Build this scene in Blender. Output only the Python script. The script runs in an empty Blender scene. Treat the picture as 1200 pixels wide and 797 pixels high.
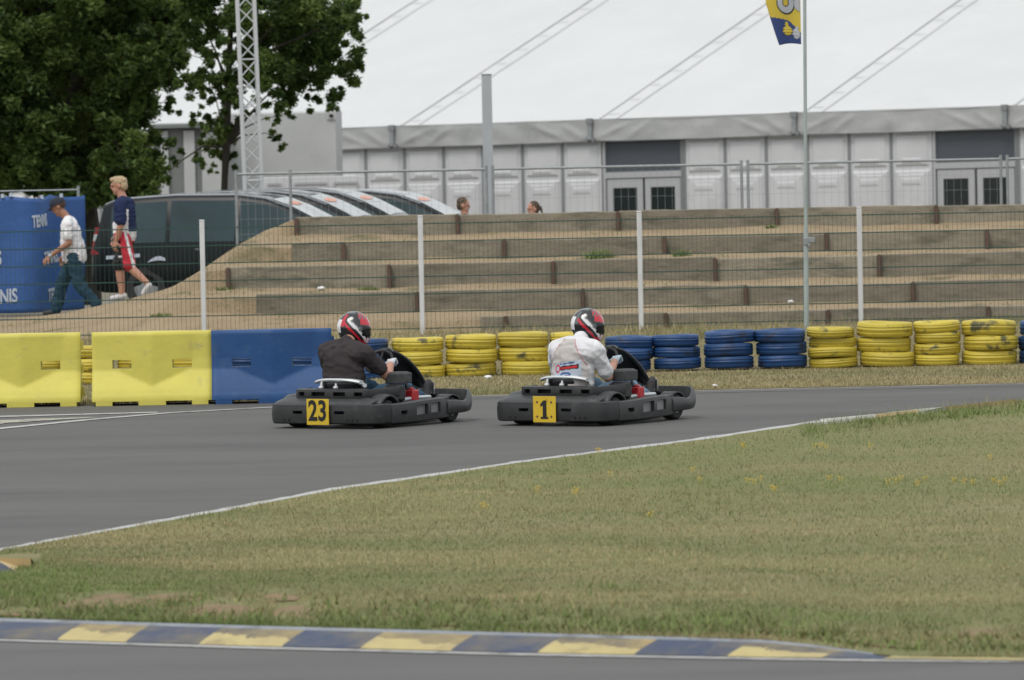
import bpy, bmesh, math, random
import numpy as np
from mathutils import Vector, Matrix, noise
random.seed(7); RNG = np.random.default_rng(7)
S = bpy.context.scene; COL = S.collection
PI = math.pi; R = math.radians

# ------------------------------------------------------------------ camera
CAMZ = 3.5; FPX = 9000.0; ROLL = -0.020; PITCH = math.atan((398.5 - 91) / FPX)
cam = bpy.data.cameras.new('camera'); camo = bpy.data.objects.new('camera', cam); COL.objects.link(camo)
CM = Matrix.Rotation(PI / 2 - PITCH, 3, 'X') @ Matrix.Rotation(ROLL, 3, 'Z')
camo.matrix_world = Matrix.Translation((0, 0, CAMZ)) @ CM.to_4x4()
cam.sensor_width = 36; cam.lens = FPX * 36 / 1200; cam.clip_start = 1; cam.clip_end = 6000
cam.dof.use_dof = True; cam.dof.focus_distance = 78; cam.dof.aperture_fstop = 5.8
S.camera = camo

def ray(u, v):
    return CM @ Vector(((u - 600) / FPX, (398.5 - v) / FPX, -1))
def G(u, v, z=0.0):                       # photo pixel -> point on the level z
    d = ray(u, v); t = (z - CAMZ) / d.z
    return Vector((d.x * t, d.y * t, z))
def AT(u, v, D):                          # photo pixel -> point at distance D
    d = ray(u, v); t = D / d.y
    return Vector((d.x * t, D, CAMZ + d.z * t))
def UX(u, D, v=250): return AT(u, v, D).x
def gz(Y): return 0.0 if Y < 124 else max(-0.8, -0.8 * (Y - 124) / 26)

# ------------------------------------------------------------------ materials
def lin(c): return tuple(((x / 12.92) if x <= .04045 else ((x + .055) / 1.055) ** 2.4) for x in c)
def mat(name, c, rough=.6, c2=None, scale=6, c3=None, scale3=1.2, thr3=(.55, .7), bump=0, bscale=40, metal=0, stretch=(1, 1, 1),
        spec=.5, trans=0, coat=0, sub=0, rnd=0.0, detail=6):
    m = bpy.data.materials.new(name); m.use_nodes = True; nt = m.node_tree; N = nt.nodes; L = nt.links
    b = N['Principled BSDF']; b.inputs['Roughness'].default_value = rough; b.inputs['Metallic'].default_value = metal
    b.inputs['Specular IOR Level'].default_value = spec
    if coat: b.inputs['Coat Weight'].default_value = coat; b.inputs['Coat Roughness'].default_value = .08
    b.inputs['Base Color'].default_value = (*c, 1)
    if c2 is None and not bump and not c3: return m
    tc = N.new('ShaderNodeTexCoord'); mp = N.new('ShaderNodeMapping'); mp.inputs['Scale'].default_value = stretch
    oi = N.new('ShaderNodeObjectInfo'); vm = N.new('ShaderNodeVectorMath'); vm.operation = 'SCALE'; vm.inputs['Scale'].default_value = 37
    cb = N.new('ShaderNodeCombineXYZ')
    for i in range(3): L.new(oi.outputs['Random'], cb.inputs[i])
    L.new(cb.outputs[0], vm.inputs[0]); ad = N.new('ShaderNodeVectorMath'); ad.operation = 'ADD'
    L.new(tc.outputs['Object'], ad.inputs[0]); L.new(vm.outputs[0], ad.inputs[1]); L.new(ad.outputs[0], mp.inputs[0])
    def nz(s, d=detail):
        n = N.new('ShaderNodeTexNoise'); n.inputs['Scale'].default_value = s; n.inputs['Detail'].default_value = d
        n.inputs['Roughness'].default_value = .65
        L.new(mp.outputs[0], n.inputs['Vector']); return n
    def ramp(src, a, bb):
        r = N.new('ShaderNodeMapRange'); r.inputs[1].default_value = a; r.inputs[2].default_value = bb; L.new(src, r.inputs[0]); return r.outputs[0]
    col = None
    if c2:
        mx = N.new('ShaderNodeMix'); mx.data_type = 'RGBA'; mx.inputs[6].default_value = (*c, 1); mx.inputs[7].default_value = (*c2, 1)
        L.new(ramp(nz(scale).outputs['Fac'], .3, .7), mx.inputs[0]); col = mx.outputs[2]
    if c3:
        mx = N.new('ShaderNodeMix'); mx.data_type = 'RGBA'; mx.inputs[7].default_value = (*c3, 1)
        if col: L.new(col, mx.inputs[6])
        else: mx.inputs[6].default_value = (*c, 1)
        L.new(ramp(nz(scale3).outputs['Fac'], *thr3), mx.inputs[0]); col = mx.outputs[2]
    if rnd and col:
        hs = N.new('ShaderNodeHueSaturation'); mr = N.new('ShaderNodeMapRange'); mr.inputs[3].default_value = 1 - rnd; mr.inputs[4].default_value = 1 + rnd
        L.new(oi.outputs['Random'], mr.inputs[0]); L.new(mr.outputs[0], hs.inputs['Value']); L.new(col, hs.inputs['Color']); col = hs.outputs[0]
    if col: L.new(col, b.inputs['Base Color'])
    if bump:
        bp = N.new('ShaderNodeBump'); bp.inputs['Strength'].default_value = 1; bp.inputs['Distance'].default_value = bump
        L.new(nz(bscale).outputs['Fac'], bp.inputs['Height']); L.new(bp.outputs[0], b.inputs['Normal'])
    return m
M = {}
M['asphalt'] = mat('asphalt', (.098, .096, .092), .85, (.120, .117, .112), .35, (.079, .078, .076), .8, (.45, .75), .004, 60, stretch=(.35, 1, 1), spec=.3)
M['asphalt_near'] = mat('asphalt_near', (.102, .101, .098), .85, (.122, .121, .117), .5, (.085, .085, .083), 1.1, (.5, .8), .004, 60, stretch=(.35, 1, 1), spec=.3)
M['rubber_line'] = mat('rubber_line', (.074, .074, .074), .7)
M['white_paint'] = mat('white_paint', (.45, .45, .43), .7, (.34, .34, .32), 9, (.16, .16, .15), 5, (.54, .68))
M['cream_paint'] = mat('cream_paint', (.40, .38, .30), .7, (.30, .29, .24), 5, (.16, .16, .15), 5, (.52, .7))
M['kerb_blue'] = mat('kerb_blue', (.034, .052, .105), .75, (.06, .072, .10), 6, (.13, .115, .09), 2.6, (.44, .66), .004, 40, rnd=.25)
M['kerb_yellow'] = mat('kerb_yellow', (.44, .37, .16), .75, (.36, .29, .14), 5, (.19, .15, .09), 2.4, (.50, .70), .004, 40, rnd=.25)
M['apex_yellow'] = mat('apex_yellow', (.50, .38, .19), .75, (.44, .33, .18), 6, (.2, .15, .1), 6, (.6, .75))
M['line_white'] = mat('line_white', (.5, .49, .45), .75, (.38, .37, .34), 8, (.2, .19, .17), 6, (.6, .75))
M['kerb_worn'] = mat('kerb_worn', (.17, .145, .10), .8, (.36, .28, .12), 3.5, (.10, .095, .085), 3.0, (.45, .65), .004, 40)
M['kerb_lip'] = mat('kerb_lip', (.27, .29, .31), .8, (.18, .2, .23), 6, (.12, .12, .12), 3, (.55, .7), .004, 40)
M['turf'] = mat('turf', (.225, .215, .105), .95, (.165, .185, .078), 1.1, (.30, .25, .145), .55, (.5, .72), .02, 45, stretch=(.35, 1, 1), spec=.1)
M['verge'] = mat('verge', (.21, .175, .095), .95, (.15, .14, .07), 1.5, (.26, .21, .125), .8, (.45, .7), .02, 35, stretch=(.4, 1, 1), spec=.1)
M['soil'] = mat('soil', (.37, .285, .185), .95, (.29, .225, .145), 2.2, (.15, .14, .08), 1.1, (.56, .72), .03, 22, spec=.1)
M['bare_soil'] = mat('bare_soil', (.30, .22, .135), .95, (.22, .165, .10), 5, (.15, .14, .07), 3, (.5, .65), bump=.02, bscale=30, spec=.1)
M['gravel'] = mat('gravel', (.26, .235, .19), .95, (.2, .185, .15), 3, bump=.02, bscale=25, spec=.1)
M['sleeper'] = mat('sleeper', (.285, .255, .20), .9, (.20, .18, .138), 2.8, (.115, .11, .083), 1.7, (.50, .72), .012, 18, stretch=(1, 1, 3.0), spec=.2, rnd=.15)
M['rust'] = mat('rust', (.135, .085, .065), .9, (.09, .06, .047), 9, bump=.004)
M['post_white'] = mat('post_white', (.64, .65, .66), .5, (.54, .55, .56), 3)
M['fence_green'] = mat('fence_green', (.018, .06, .048), .55)
M['galv'] = mat('galv', (.33, .35, .36), .5, (.24, .26, .27), 8, metal=.4)
M['galv_light'] = mat('galv_light', (.52, .54, .55), .5, (.42, .44, .45), 6, metal=.2)
M['alu'] = mat('alu', (.55, .57, .58), .4, metal=.35)
M['pole_grey'] = mat('pole_grey', (.42, .44, .46), .6, (.34, .36, .38), 1.5)
M['flag_pole'] = mat('flag_pole', (.36, .42, .41), .5, (.29, .34, .34), 3)
M['canvas'] = mat('canvas', (.575, .585, .585), .55, (.53, .54, .54), .35, (.485, .495, .495), .5, (.6, .85), .02, 1.2, stretch=(1, 1, 1))  # grey mottling stands in for the soft shading of sagging cloth
M['valance'] = mat('valance', (.41, .42, .42), .6, (.34, .35, .35), .8, (.29, .30, .30), 1.6, (.58, .8), .05, 1.3, stretch=(1, 1, .6))  # greyer than the roof cloth: shade of the upright face put into colour
M['panel'] = mat('panel', (.56, .57, .58), .55, (.50, .51, .52), 1.2, (.36, .365, .37), .7, (.62, .85))
M['panel_joint'] = mat('panel_joint', (.20, .21, .22), .5)
M['dark_sheet'] = mat('dark_sheet', (.06, .07, .085), .45, (.075, .085, .10), 1.0)
M['glass_dark'] = mat('glass_dark', (.012, .018, .018), .12, spec=.5)
M['frame_grey'] = mat('frame_grey', (.38, .39, .40), .5)
M['seam'] = mat('seam', (.50, .51, .51), .7, (.55, .56, .56), 1.2)
M['container'] = mat('container', (.44, .45, .45), .6, (.38, .39, .39), .8, (.31, .32, .32), 1.3, (.6, .8))
M['cabin_dark'] = mat('cabin_dark', (.19, .2, .2), .7, (.13, .14, .135), 1)
M['bark'] = mat('bark', (.05, .042, .03), .95, (.03, .026, .02), 6, bump=.03, bscale=12)
LEAF = []
for i, c in enumerate([(.060, .098, .027), (.086, .130, .036), (.128, .168, .048), (.036, .062, .019)]):
    m = mat('leaf_%d' % i, c, .6, tuple(x * 1.3 for x in c), 1.5, spec=.25); nt_ = m.node_tree; tr = nt_.nodes.new('ShaderNodeBsdfTranslucent'); tr.inputs[0].default_value = (c[0] * 1.6, c[1] * 1.7, c[2] * 1.2, 1)
    ms = nt_.nodes.new('ShaderNodeMixShader'); ms.inputs[0].default_value = .4; nt_.links.new(nt_.nodes['Principled BSDF'].outputs[0], ms.inputs[1]); nt_.links.new(tr.outputs[0], ms.inputs[2]); nt_.links.new(ms.outputs[0], nt_.nodes['Material Output'].inputs[0]); LEAF.append(m)
GRASS = [mat('grass_straw', (.43, .365, .20), .8, (.33, .285, .15), 1.5, spec=.2), mat('grass_olive', (.238, .228, .112), .8, (.285, .27, .138), 1.5, spec=.2),
         mat('grass_green', (.162, .190, .080), .75, (.205, .228, .10), 1.5, spec=.2), mat('grass_bright', (.14, .20, .055), .7, (.19, .24, .08), 1.5, spec=.2),
         mat('grass_brown', (.205, .145, .08), .85, (.15, .11, .06), 1.5, spec=.1)]
M['petal'] = mat('petal', (.62, .42, .03), .7)
M['clover'] = mat('clover', (.55, .55, .50), .7)
M['tyre_yellow'] = mat('tyre_yellow', (.56, .45, .06), .55, (.48, .38, .05), 5, (.11, .10, .045), 3.6, (.57, .66), .006, 12, spec=.4, rnd=.1)
M['tyre_blue'] = mat('tyre_blue', (.018, .065, .185), .5, (.014, .048, .14), 5, (.022, .028, .045), 3.6, (.55, .66), .006, 12, spec=.4, rnd=.15)
M['bar_yellow'] = mat('bar_yellow', (.62, .555, .10), .55, (.55, .49, .10), 2.2, (.42, .38, .13), 4.5, (.60, .78), .008, 5, spec=.4)
M['bar_blue'] = mat('bar_blue', (.012, .068, .205), .55, (.014, .056, .165), 2.2, (.04, .085, .19), 4.5, (.58, .76), .008, 5, spec=.4)
M['kart_plastic'] = mat('kart_plastic', (.021, .022, .023), .5, (.031, .032, .033), 7, (.085, .085, .083), 6, (.58, .8), .002, 60, spec=.45)
M['kart_light'] = mat('kart_light', (.040, .043, .044), .48, (.030, .032, .033), 6, (.105, .105, .102), 6, (.56, .78), spec=.5)
M['kart_black'] = mat('kart_black', (.010, .010, .012), .3, (.016, .016, .018), 4, spec=.5)
M['hole'] = mat('hole', (.006, .006, .007), .8)
M['see_through_grey'] = mat('see_through_grey', (.30, .305, .305), .6, (.24, .245, .245), 4)
M['plate_yellow'] = mat('plate_yellow', (.64, .44, .025), .5, (.56, .38, .02), 6, (.35, .2, .03), 9, (.63, .75))
M['ink'] = mat('ink', (.010, .010, .010), .5)
M['rubber'] = mat('rubber', (.018, .018, .019), .8, (.03, .03, .03), 7)
M['steel'] = mat('steel', (.55, .56, .57), .3, metal=.85)
M['silver'] = mat('silver', (.60, .63, .64), .4, (.5, .52, .53), 6, metal=.3)
M['red_plastic'] = mat('red_plastic', (.45, .02, .025), .4)
M['engine'] = mat('engine', (.045, .045, .048), .55, (.07, .07, .07), 12)
M['shirt_char'] = mat('shirt_char', (.050, .043, .044), .9, (.040, .034, .036), 7, bump=.012, bscale=7, spec=.15)
M['shirt_white'] = mat('shirt_white', (.68, .67, .69), .85, (.60, .59, .61), 6, bump=.012, bscale=7, spec=.2)
M['shirt_pale'] = mat('shirt_pale', (.70, .70, .72), .85, bump=.012, bscale=8, spec=.2)
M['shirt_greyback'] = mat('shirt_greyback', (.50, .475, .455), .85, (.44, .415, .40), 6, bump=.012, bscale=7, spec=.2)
M['red_piping'] = mat('red_piping', (.45, .22, .22), .8)
M['skin'] = mat('skin', (.47, .255, .18), .55, (.42, .21, .145), 9, spec=.35)
M['skin_tan'] = mat('skin_tan', (.36, .185, .12), .55, (.30, .15, .095), 9, spec=.35)
M['glove_white'] = mat('glove_white', (.62, .64, .66), .8, (.50, .52, .55), 14)
M['glove_blue'] = mat('glove_blue', (.42, .50, .55), .8, (.34, .42, .48), 14)
M['denim'] = mat('denim', (.05, .10, .16), .9, (.075, .14, .21), 8, spec=.15)
M['denim_light'] = mat('denim_light', (.17, .26, .36), .9, (.23, .33, .42), 8, spec=.15)
M['jeans'] = mat('jeans', (.018, .045, .07), .9, (.028, .062, .09), 7, bump=.01, bscale=6, spec=.15)
M['trouser_red'] = mat('trouser_red', (.30, .025, .035), .8)
M['shoe'] = mat('shoe', (.02, .02, .022), .7, (.045, .045, .048), 16)
M['shoe_white'] = mat('shoe_white', (.55, .55, .55), .7)
M['h_black'] = mat('h_black', (.012, .014, .015), .18, coat=.6)
M['h_red'] = mat('h_red', (.50, .012, .03), .2, coat=.6)
M['h_white'] = mat('h_white', (.66, .66, .67), .25, coat=.5)
M['h_grey'] = mat('h_grey', (.10, .115, .115), .2, coat=.6)
M['visor'] = mat('visor', (.006, .006, .008), .08)
M['navy'] = mat('navy', (.016, .026, .075), .85, bump=.01, bscale=8, spec=.2)
M['cap_navy'] = mat('cap_navy', (.010, .013, .028), .8)
M['shorts_red'] = mat('shorts_red', (.48, .018, .04), .8, (.40, .015, .03), 8)
M['shorts_black'] = mat('shorts_black', (.012, .012, .014), .8)
M['hair_blond'] = mat('hair_blond', (.50, .39, .25), .8, (.36, .27, .16), 20, bump=.01, bscale=30)
M['hair_brown'] = mat('hair_brown', (.06, .035, .02), .7, (.09, .055, .03), 20, bump=.01, bscale=30)
M['shirt_dark'] = mat('shirt_dark', (.02, .03, .028), .85)
M['banner'] = mat('banner', (.028, .10, .30), .6, (.022, .078, .25), 1.5, bump=.03, bscale=1.6)
M['print_white'] = mat('print_white', (.44, .50, .58), .7)
M['print_blue'] = mat('print_blue', (.03, .08, .28), .6)
M['car_paint'] = mat('car_paint', (.007, .010, .011), .35, spec=.25)
M['car_roof'] = mat('car_roof', (.13, .135, .145), .25, coat=.6)  # greyer than the body: sky reflected on the roofs put into the colour
M['car_glass'] = mat('car_glass', (.008, .022, .022), .06, spec=.6)
M['car_glass_side'] = mat('car_glass_side', (.020, .050, .058), .14, (.010, .026, .030), 1.0, spec=.45)
M['plate_reflect_white'] = mat('plate_reflect_white', (.54, .56, .56), .4, (.36, .39, .40), 2.2)  # white of plates and lamp bands, and of the painted windscreen reflection
M['sticker_orange'] = mat('sticker_orange', (.62, .27, .18), .4)
M['sticker_red'] = mat('sticker_red', (.55, .02, .03), .4)
M['lamp_red'] = mat('lamp_red', (.22, .01, .012), .2, coat=.5)
M['flag_blue'] = mat('flag_blue', (.022, .045, .16), .7)
M['flag_yellow'] = mat('flag_yellow', (.52, .40, .045), .7)
M['flag_silver'] = mat('flag_silver', (.38, .40, .44), .7)
M['flag_ink'] = mat('flag_ink', (.012, .018, .04), .7)
M['litter'] = mat('litter', (.72, .72, .72), .7)

# ------------------------------------------------------------------ mesh helpers
class MB:
    def __init__(s): s.bm = bmesh.new(); s.k = 0
    def _m(s, vs):
        for f in {f for v in vs for f in v.link_faces}: f.material_index = s.k
        return s
    def box(s, c, d, rot=None):
        mt = Matrix.Translation(c) @ (rot.to_4x4() if rot else Matrix()) @ Matrix.Diagonal((*d, 1))
        return s._m(bmesh.ops.create_cube(s.bm, size=1, matrix=mt)['verts'])
    def ell(s, c, r, rot=None, sub=3):
        mt = Matrix.Translation(c) @ (rot.to_4x4() if rot else Matrix()) @ Matrix.Diagonal((*r, 1))
        return s._m(bmesh.ops.create_icosphere(s.bm, subdivisions=sub, radius=1, matrix=mt)['verts'])
    def tube(s, p0, p1, r0, r1=None, n=10, caps=True):
        p0 = Vector(p0); p1 = Vector(p1); r1 = r0 if r1 is None else r1; d = p1 - p0
        q = d.to_track_quat('Z', 'Y').to_matrix().to_4x4()
        mt = Matrix.Translation((p0 + p1) / 2) @ q
        return s._m(bmesh.ops.create_cone(s.bm, cap_ends=caps, segments=n, radius1=r0, radius2=r1, depth=d.length, matrix=mt)['verts'])
    def path(s, pts, r, n=8, closed=False):
        pts = [Vector(p) for p in pts]; m = len(pts); rings = []
        rr = r if isinstance(r, (list, tuple)) else [r] * m
        for i, p in enumerate(pts):
            a = pts[(i - 1) % m] if (closed or i) else p; b = pts[(i + 1) % m] if (closed or i < m - 1) else p
            t = (b - a).normalized(); x = t.cross(Vector((0, 0, 1)))
            if x.length < .05: x = t.cross(Vector((0, 1, 0)))
            x.normalize(); y = x.cross(t)
            rings.append([s.bm.verts.new(p + (x * math.cos(2 * PI * k / n) + y * math.sin(2 * PI * k / n)) * rr[i]) for k in range(n)])
        for i in range(m if closed else m - 1):
            A = rings[i]; B = rings[(i + 1) % m]
            for k in range(n): s.bm.faces.new((A[k], A[(k + 1) % n], B[(k + 1) % n], B[k])).material_index = s.k
        if not closed:
            s.bm.faces.new(rings[0][::-1]).material_index = s.k; s.bm.faces.new(rings[-1]).material_index = s.k
        return s
    def lathe(s, prof, n=32, c=(0, 0, 0), axis='Z', closed=True):
        rings = []
        for r, z in prof:
            ring = []
            for k in range(n):
                a = 2 * PI * k / n; p = Vector((r * math.cos(a), r * math.sin(a), z))
                if axis == 'Y': p = Vector((p.x, p.z, p.y))
                ring.append(s.bm.verts.new(p + Vector(c)))
            rings.append(ring)
        m = len(prof)
        for i in range(m if closed else m - 1):
            A = rings[i]; B = rings[(i + 1) % m]
            for k in range(n): s.bm.faces.new((A[k], A[(k + 1) % n], B[(k + 1) % n], B[k])).material_index = s.k
        return s
    def face(s, pts):
        f = s.bm.faces.new([s.bm.verts.new(p) for p in pts]); f.material_index = s.k; return f
    def prism(s, pts, off):
        off = Vector(off); a = [s.bm.verts.new(p) for p in pts]; b = [s.bm.verts.new(Vector(p) + off) for p in pts]; n = len(a)
        for f in [s.bm.faces.new(a), s.bm.faces.new(b[::-1])] + [s.bm.faces.new((a[i], b[i], b[(i + 1) % n], a[(i + 1) % n])) for i in range(n)]:
            f.material_index = s.k
        return s
    def grid(s, nu, nv, fn, mfn=None):
        V = [[s.bm.verts.new(fn(i / nu, j / nv)) for j in range(nv + 1)] for i in range(nu + 1)]
        for i in range(nu):
            for j in range(nv):
                f = s.bm.faces.new((V[i][j], V[i + 1][j], V[i + 1][j + 1], V[i][j + 1]))
                f.material_index = mfn((i + .5) / nu, (j + .5) / nv) if mfn else s.k
        return s
    def shell(s, ts, ws, fo, fi, hole=None):
        # a thick sheet on a (t, w) grid: outer and inner skins, cells left out where hole() says so, every rim closed
        O = {}; I = {}
        def g(d, f, i, j):
            if (i, j) not in d: d[(i, j)] = s.bm.verts.new(f(ts[i], ws[j]))
            return d[(i, j)]
        nt, nw = len(ts) - 1, len(ws) - 1
        keep = {(i, j) for i in range(nt) for j in range(nw) if not (hole and hole((ts[i] + ts[i + 1]) / 2, (ws[j] + ws[j + 1]) / 2))}
        for i, j in keep:
            q = [(i, j), (i + 1, j), (i + 1, j + 1), (i, j + 1)]
            s.bm.faces.new([g(O, fo, *p) for p in q]).material_index = s.k
            s.bm.faces.new([g(I, fi, *p) for p in q][::-1]).material_index = s.k
            for a, b, nb in ((q[0], q[1], (i, j - 1)), (q[1], q[2], (i + 1, j)), (q[2], q[3], (i, j + 1)), (q[3], q[0], (i - 1, j))):
                if nb not in keep:
                    s.bm.faces.new((g(O, fo, *b), g(O, fo, *a), g(I, fi, *a), g(I, fi, *b))).material_index = s.k
        return s
    def build(s, name, mats, parent=None, smooth=True, ang=40, bevel=0, bseg=2, fix=True):
        if fix: bmesh.ops.recalc_face_normals(s.bm, faces=s.bm.faces)
        me = bpy.data.meshes.new(name); s.bm.to_mesh(me); s.bm.free()
        return finish(name, me, mats, parent, smooth, ang, bevel, bseg)
def finish(name, me, mats, parent=None, smooth=True, ang=40, bevel=0, bseg=2):
    for m in (mats if isinstance(mats, (list, tuple)) else [mats]): me.materials.append(M[m] if isinstance(m, str) else m)
    if smooth:
        me.polygons.foreach_set('use_smooth', [True] * len(me.polygons)); me.set_sharp_from_angle(angle=R(ang))
    o = bpy.data.objects.new(name, me); COL.objects.link(o)
    if parent: o.parent = parent
    if bevel:
        b = o.modifiers.new('bevel', 'BEVEL'); b.width = bevel; b.segments = bseg; b.limit_method = 'ANGLE'; b.angle_limit = R(40); b.harden_normals = False
    return o
def tag(o, label, cat, group=None):
    o['label'] = label; o['category'] = cat
    if group: o['group'] = group
    return o
def kind(o, k): o['kind'] = k; return o
def thing(name, label, cat, loc=(0, 0, 0), rz=0, group=None):
    o = bpy.data.objects.new(name, None); COL.objects.link(o); o.location = loc; o.rotation_euler = (0, 0, rz); o.empty_display_size = .2
    return tag(o, label, cat, group)
def copy_tree(o, parent=None):
    c = o.copy(); COL.objects.link(c); c.parent = parent
    for ch in list(o.children): copy_tree(ch, c)
    return c
def raw(name, V, F, mats, mi=None, parent=None, smooth=False):
    me = bpy.data.meshes.new(name); V = np.asarray(V, np.float32); F = np.asarray(F, np.int32)
    n, k = F.shape
    me.vertices.add(len(V)); me.vertices.foreach_set('co', V.ravel()); me.loops.add(n * k); me.loops.foreach_set('vertex_index', F.ravel())
    me.polygons.add(n); me.polygons.foreach_set('loop_start', np.arange(0, n * k, k, dtype=np.int32))
    for m in mats: me.materials.append(M[m] if isinstance(m, str) else m)
    if mi is not None: me.polygons.foreach_set('material_index', np.asarray(mi, np.int32))
    me.update(calc_edges=True); me.validate()
    o = bpy.data.objects.new(name, me); COL.objects.link(o)
    if parent: o.parent = parent
    return o
def text_mesh(txt, size, ext=.003, bold=0.0, sx=1.0):
    cu = bpy.data.curves.new('txt', 'FONT'); cu.body = txt; cu.size = size; cu.extrude = ext; cu.offset = bold; cu.align_x = 'CENTER'; cu.align_y = 'CENTER'
    o = bpy.data.objects.new('txt', cu); COL.objects.link(o)
    dg = bpy.context.evaluated_depsgraph_get(); me = bpy.data.meshes.new_from_object(o.evaluated_get(dg)); bpy.data.objects.remove(o)
    if sx != 1: me.transform(Matrix.Diagonal((sx, 1, 1, 1)))
    return me

def interp(pts, u):
    if u <= pts[0][0]: return pts[0][1]
    for (a, b), (c, d) in zip(pts, pts[1:]):
        if u <= c: return b + (d - b) * (u - a) / (c - a)
    return pts[-1][1]

# ------------------------------------------------------------------ ground, track, kerbs
mb = MB()
ys = [-60, 0, 40, 90, 100, 124, 128, 132, 138, 144, 150, 160, 200, 300, 600, 1500, 3000]
xs = [-2500, -800, -200, -60, -20, -8, 0, 8, 20, 60, 200, 800, 2500]
V = [[mb.bm.verts.new((x, y, gz(y) - .035)) for y in ys] for x in xs]
for i in range(len(xs) - 1):
    for j in range(len(ys) - 1): mb.bm.faces.new((V[i][j], V[i + 1][j], V[i + 1][j + 1], V[i][j + 1]))
kind(mb.build('ground', 'gravel', smooth=False), 'structure')

FAR_EDGE = [(-40, 84.0), (-3.2, 84.2), (2.0, 85.0), (40, 85.4)]
mb = MB(); mb.grid(60, 4, lambda a, b: Vector((-40 + 80 * a, 49 + (interp(FAR_EDGE, -40 + 80 * a) - 49) * b, 0)))
kind(mb.build('track', 'asphalt', smooth=False), 'structure')
mb = MB(); mb.grid(40, 4, lambda a, b: Vector((-40 + 80 * a, 20 + 28.98 * b, 0)))
kind(mb.build('track_road', 'asphalt_near', smooth=False), 'structure')
mb = MB(); mb.grid(80, 6, lambda a, b: Vector((-40 + 80 * a, interp(FAR_EDGE, -40 + 80 * a) + (105.6 - interp(FAR_EDGE, -40 + 80 * a)) * b, .004 + .02 * b + .012 * noise.noise(Vector((a * 80, b * 9, 0))))))
kind(mb.build('verge', 'verge', smooth=True), 'structure')

TOP = [(-260, 690), (-100, 668), (0, 645), (20, 641), (120, 623), (250, 600), (400, 572), (500, 558), (620, 540), (820, 515), (960, 494), (1100, 478.5), (1200, 468), (1460, 446)]
BOT = [(-260, 722), (0, 725), (300, 734), (600, 742), (800, 747.5), (900, 751), (960, 757), (1030, 767), (1060, 769.5), (1200, 770.5), (1460, 771)]
KH = [(-260, .09), (840, .09), (900, .075), (960, .04), (1030, .006), (1060, .004), (1460, .004)]
FRONT = [(-260, 743), (0, 748.5), (300, 757.5), (600, 765), (900, 770.5), (1040, 772.5), (1460, 775)]
def turf_pt(a, b):
    u = -260 + 1720 * a
    t = G(u, interp(TOP, u), .004); h = interp(KH, u); bt = G(u, interp(BOT, u), max(.012, h * .8))
    p = t.lerp(bt, b); n = noise.noise(Vector((p.x * .9, p.y * .5, 1))) * .025 + noise.noise(Vector((p.x * 4, p.y * 4, 3))) * .008
    p.z += (n + .03) * min(1, b * 6, (1 - b) * 8); return p
mb = MB(); mb.grid(150, 40, turf_pt)
kind(mb.build('infield', 'turf', smooth=True), 'structure')

def strip(mb, pts, w0, w1=None, z=.008, ragged=0):
    P = [G(u, v, z) for u, v in pts]; n = len(P); L = []; Rr = []
    for i, p in enumerate(P):
        d = (P[min(i + 1, n - 1)] - P[max(i - 1, 0)]); d.z = 0; d.normalize(); q = Vector((-d.y, d.x, 0))
        w = w0 if w1 is None else w0 + (w1 - w0) * i / (n - 1)
        w *= 1 + ragged * random.uniform(-1, 1)
        L.append(mb.bm.verts.new(p + q * w / 2)); Rr.append(mb.bm.verts.new(p - q * w / 2))
    for i in range(n - 1): mb.bm.faces.new((Rr[i], Rr[i + 1], L[i + 1], L[i])).material_index = mb.k
def dense(pts, k=12):
    out = []
    for (a, b), (c, d) in zip(pts, pts[1:]): out += [(a + (c - a) * i / k, b + (d - b) * i / k) for i in range(k)]
    return out + [pts[-1]]
mb = MB(); strip(mb, dense([(u, v - .6) for u, v in TOP[1:12]]), .12, .17, .006, .35)
kind(mb.build('edge_line', 'white_paint', smooth=False, fix=False), 'structure')
mb = MB()
strip(mb, dense([(-60, 509), (0, 502), (100, 492), (200, 483.5), (330, 476.5)]), .20, .13, .006, .1)
strip(mb, dense([(-60, 490), (0, 488), (100, 485.3), (185, 483)]), .33, .22, .006, .1)
kind(mb.build('painted_line', 'white_paint', smooth=False, fix=False), 'structure')
mb = MB(); strip(mb, dense([(-60, 498), (0, 494), (60, 491), (110, 489)]), .8, .2, .0065, .15)
kind(mb.build('painted_chevron', 'cream_paint', smooth=False, fix=False), 'structure')
mb = MB(); strip(mb, dense([(u, v + 1.4) for u, v in FRONT], 20), .13, .13, .006, .15)
kind(mb.build('kerb_line', 'white_paint', smooth=False, fix=False), 'structure')
mb = MB(); strip(mb, dense([(395, 470.6), (560, 463.6), (830, 457.3), (1000, 453.6), (1200, 449.3), (1300, 447)]), .08, .08, .03, .3)
kind(mb.build('track_edge_line', 'cream_paint', smooth=False, fix=False), 'structure')

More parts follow.
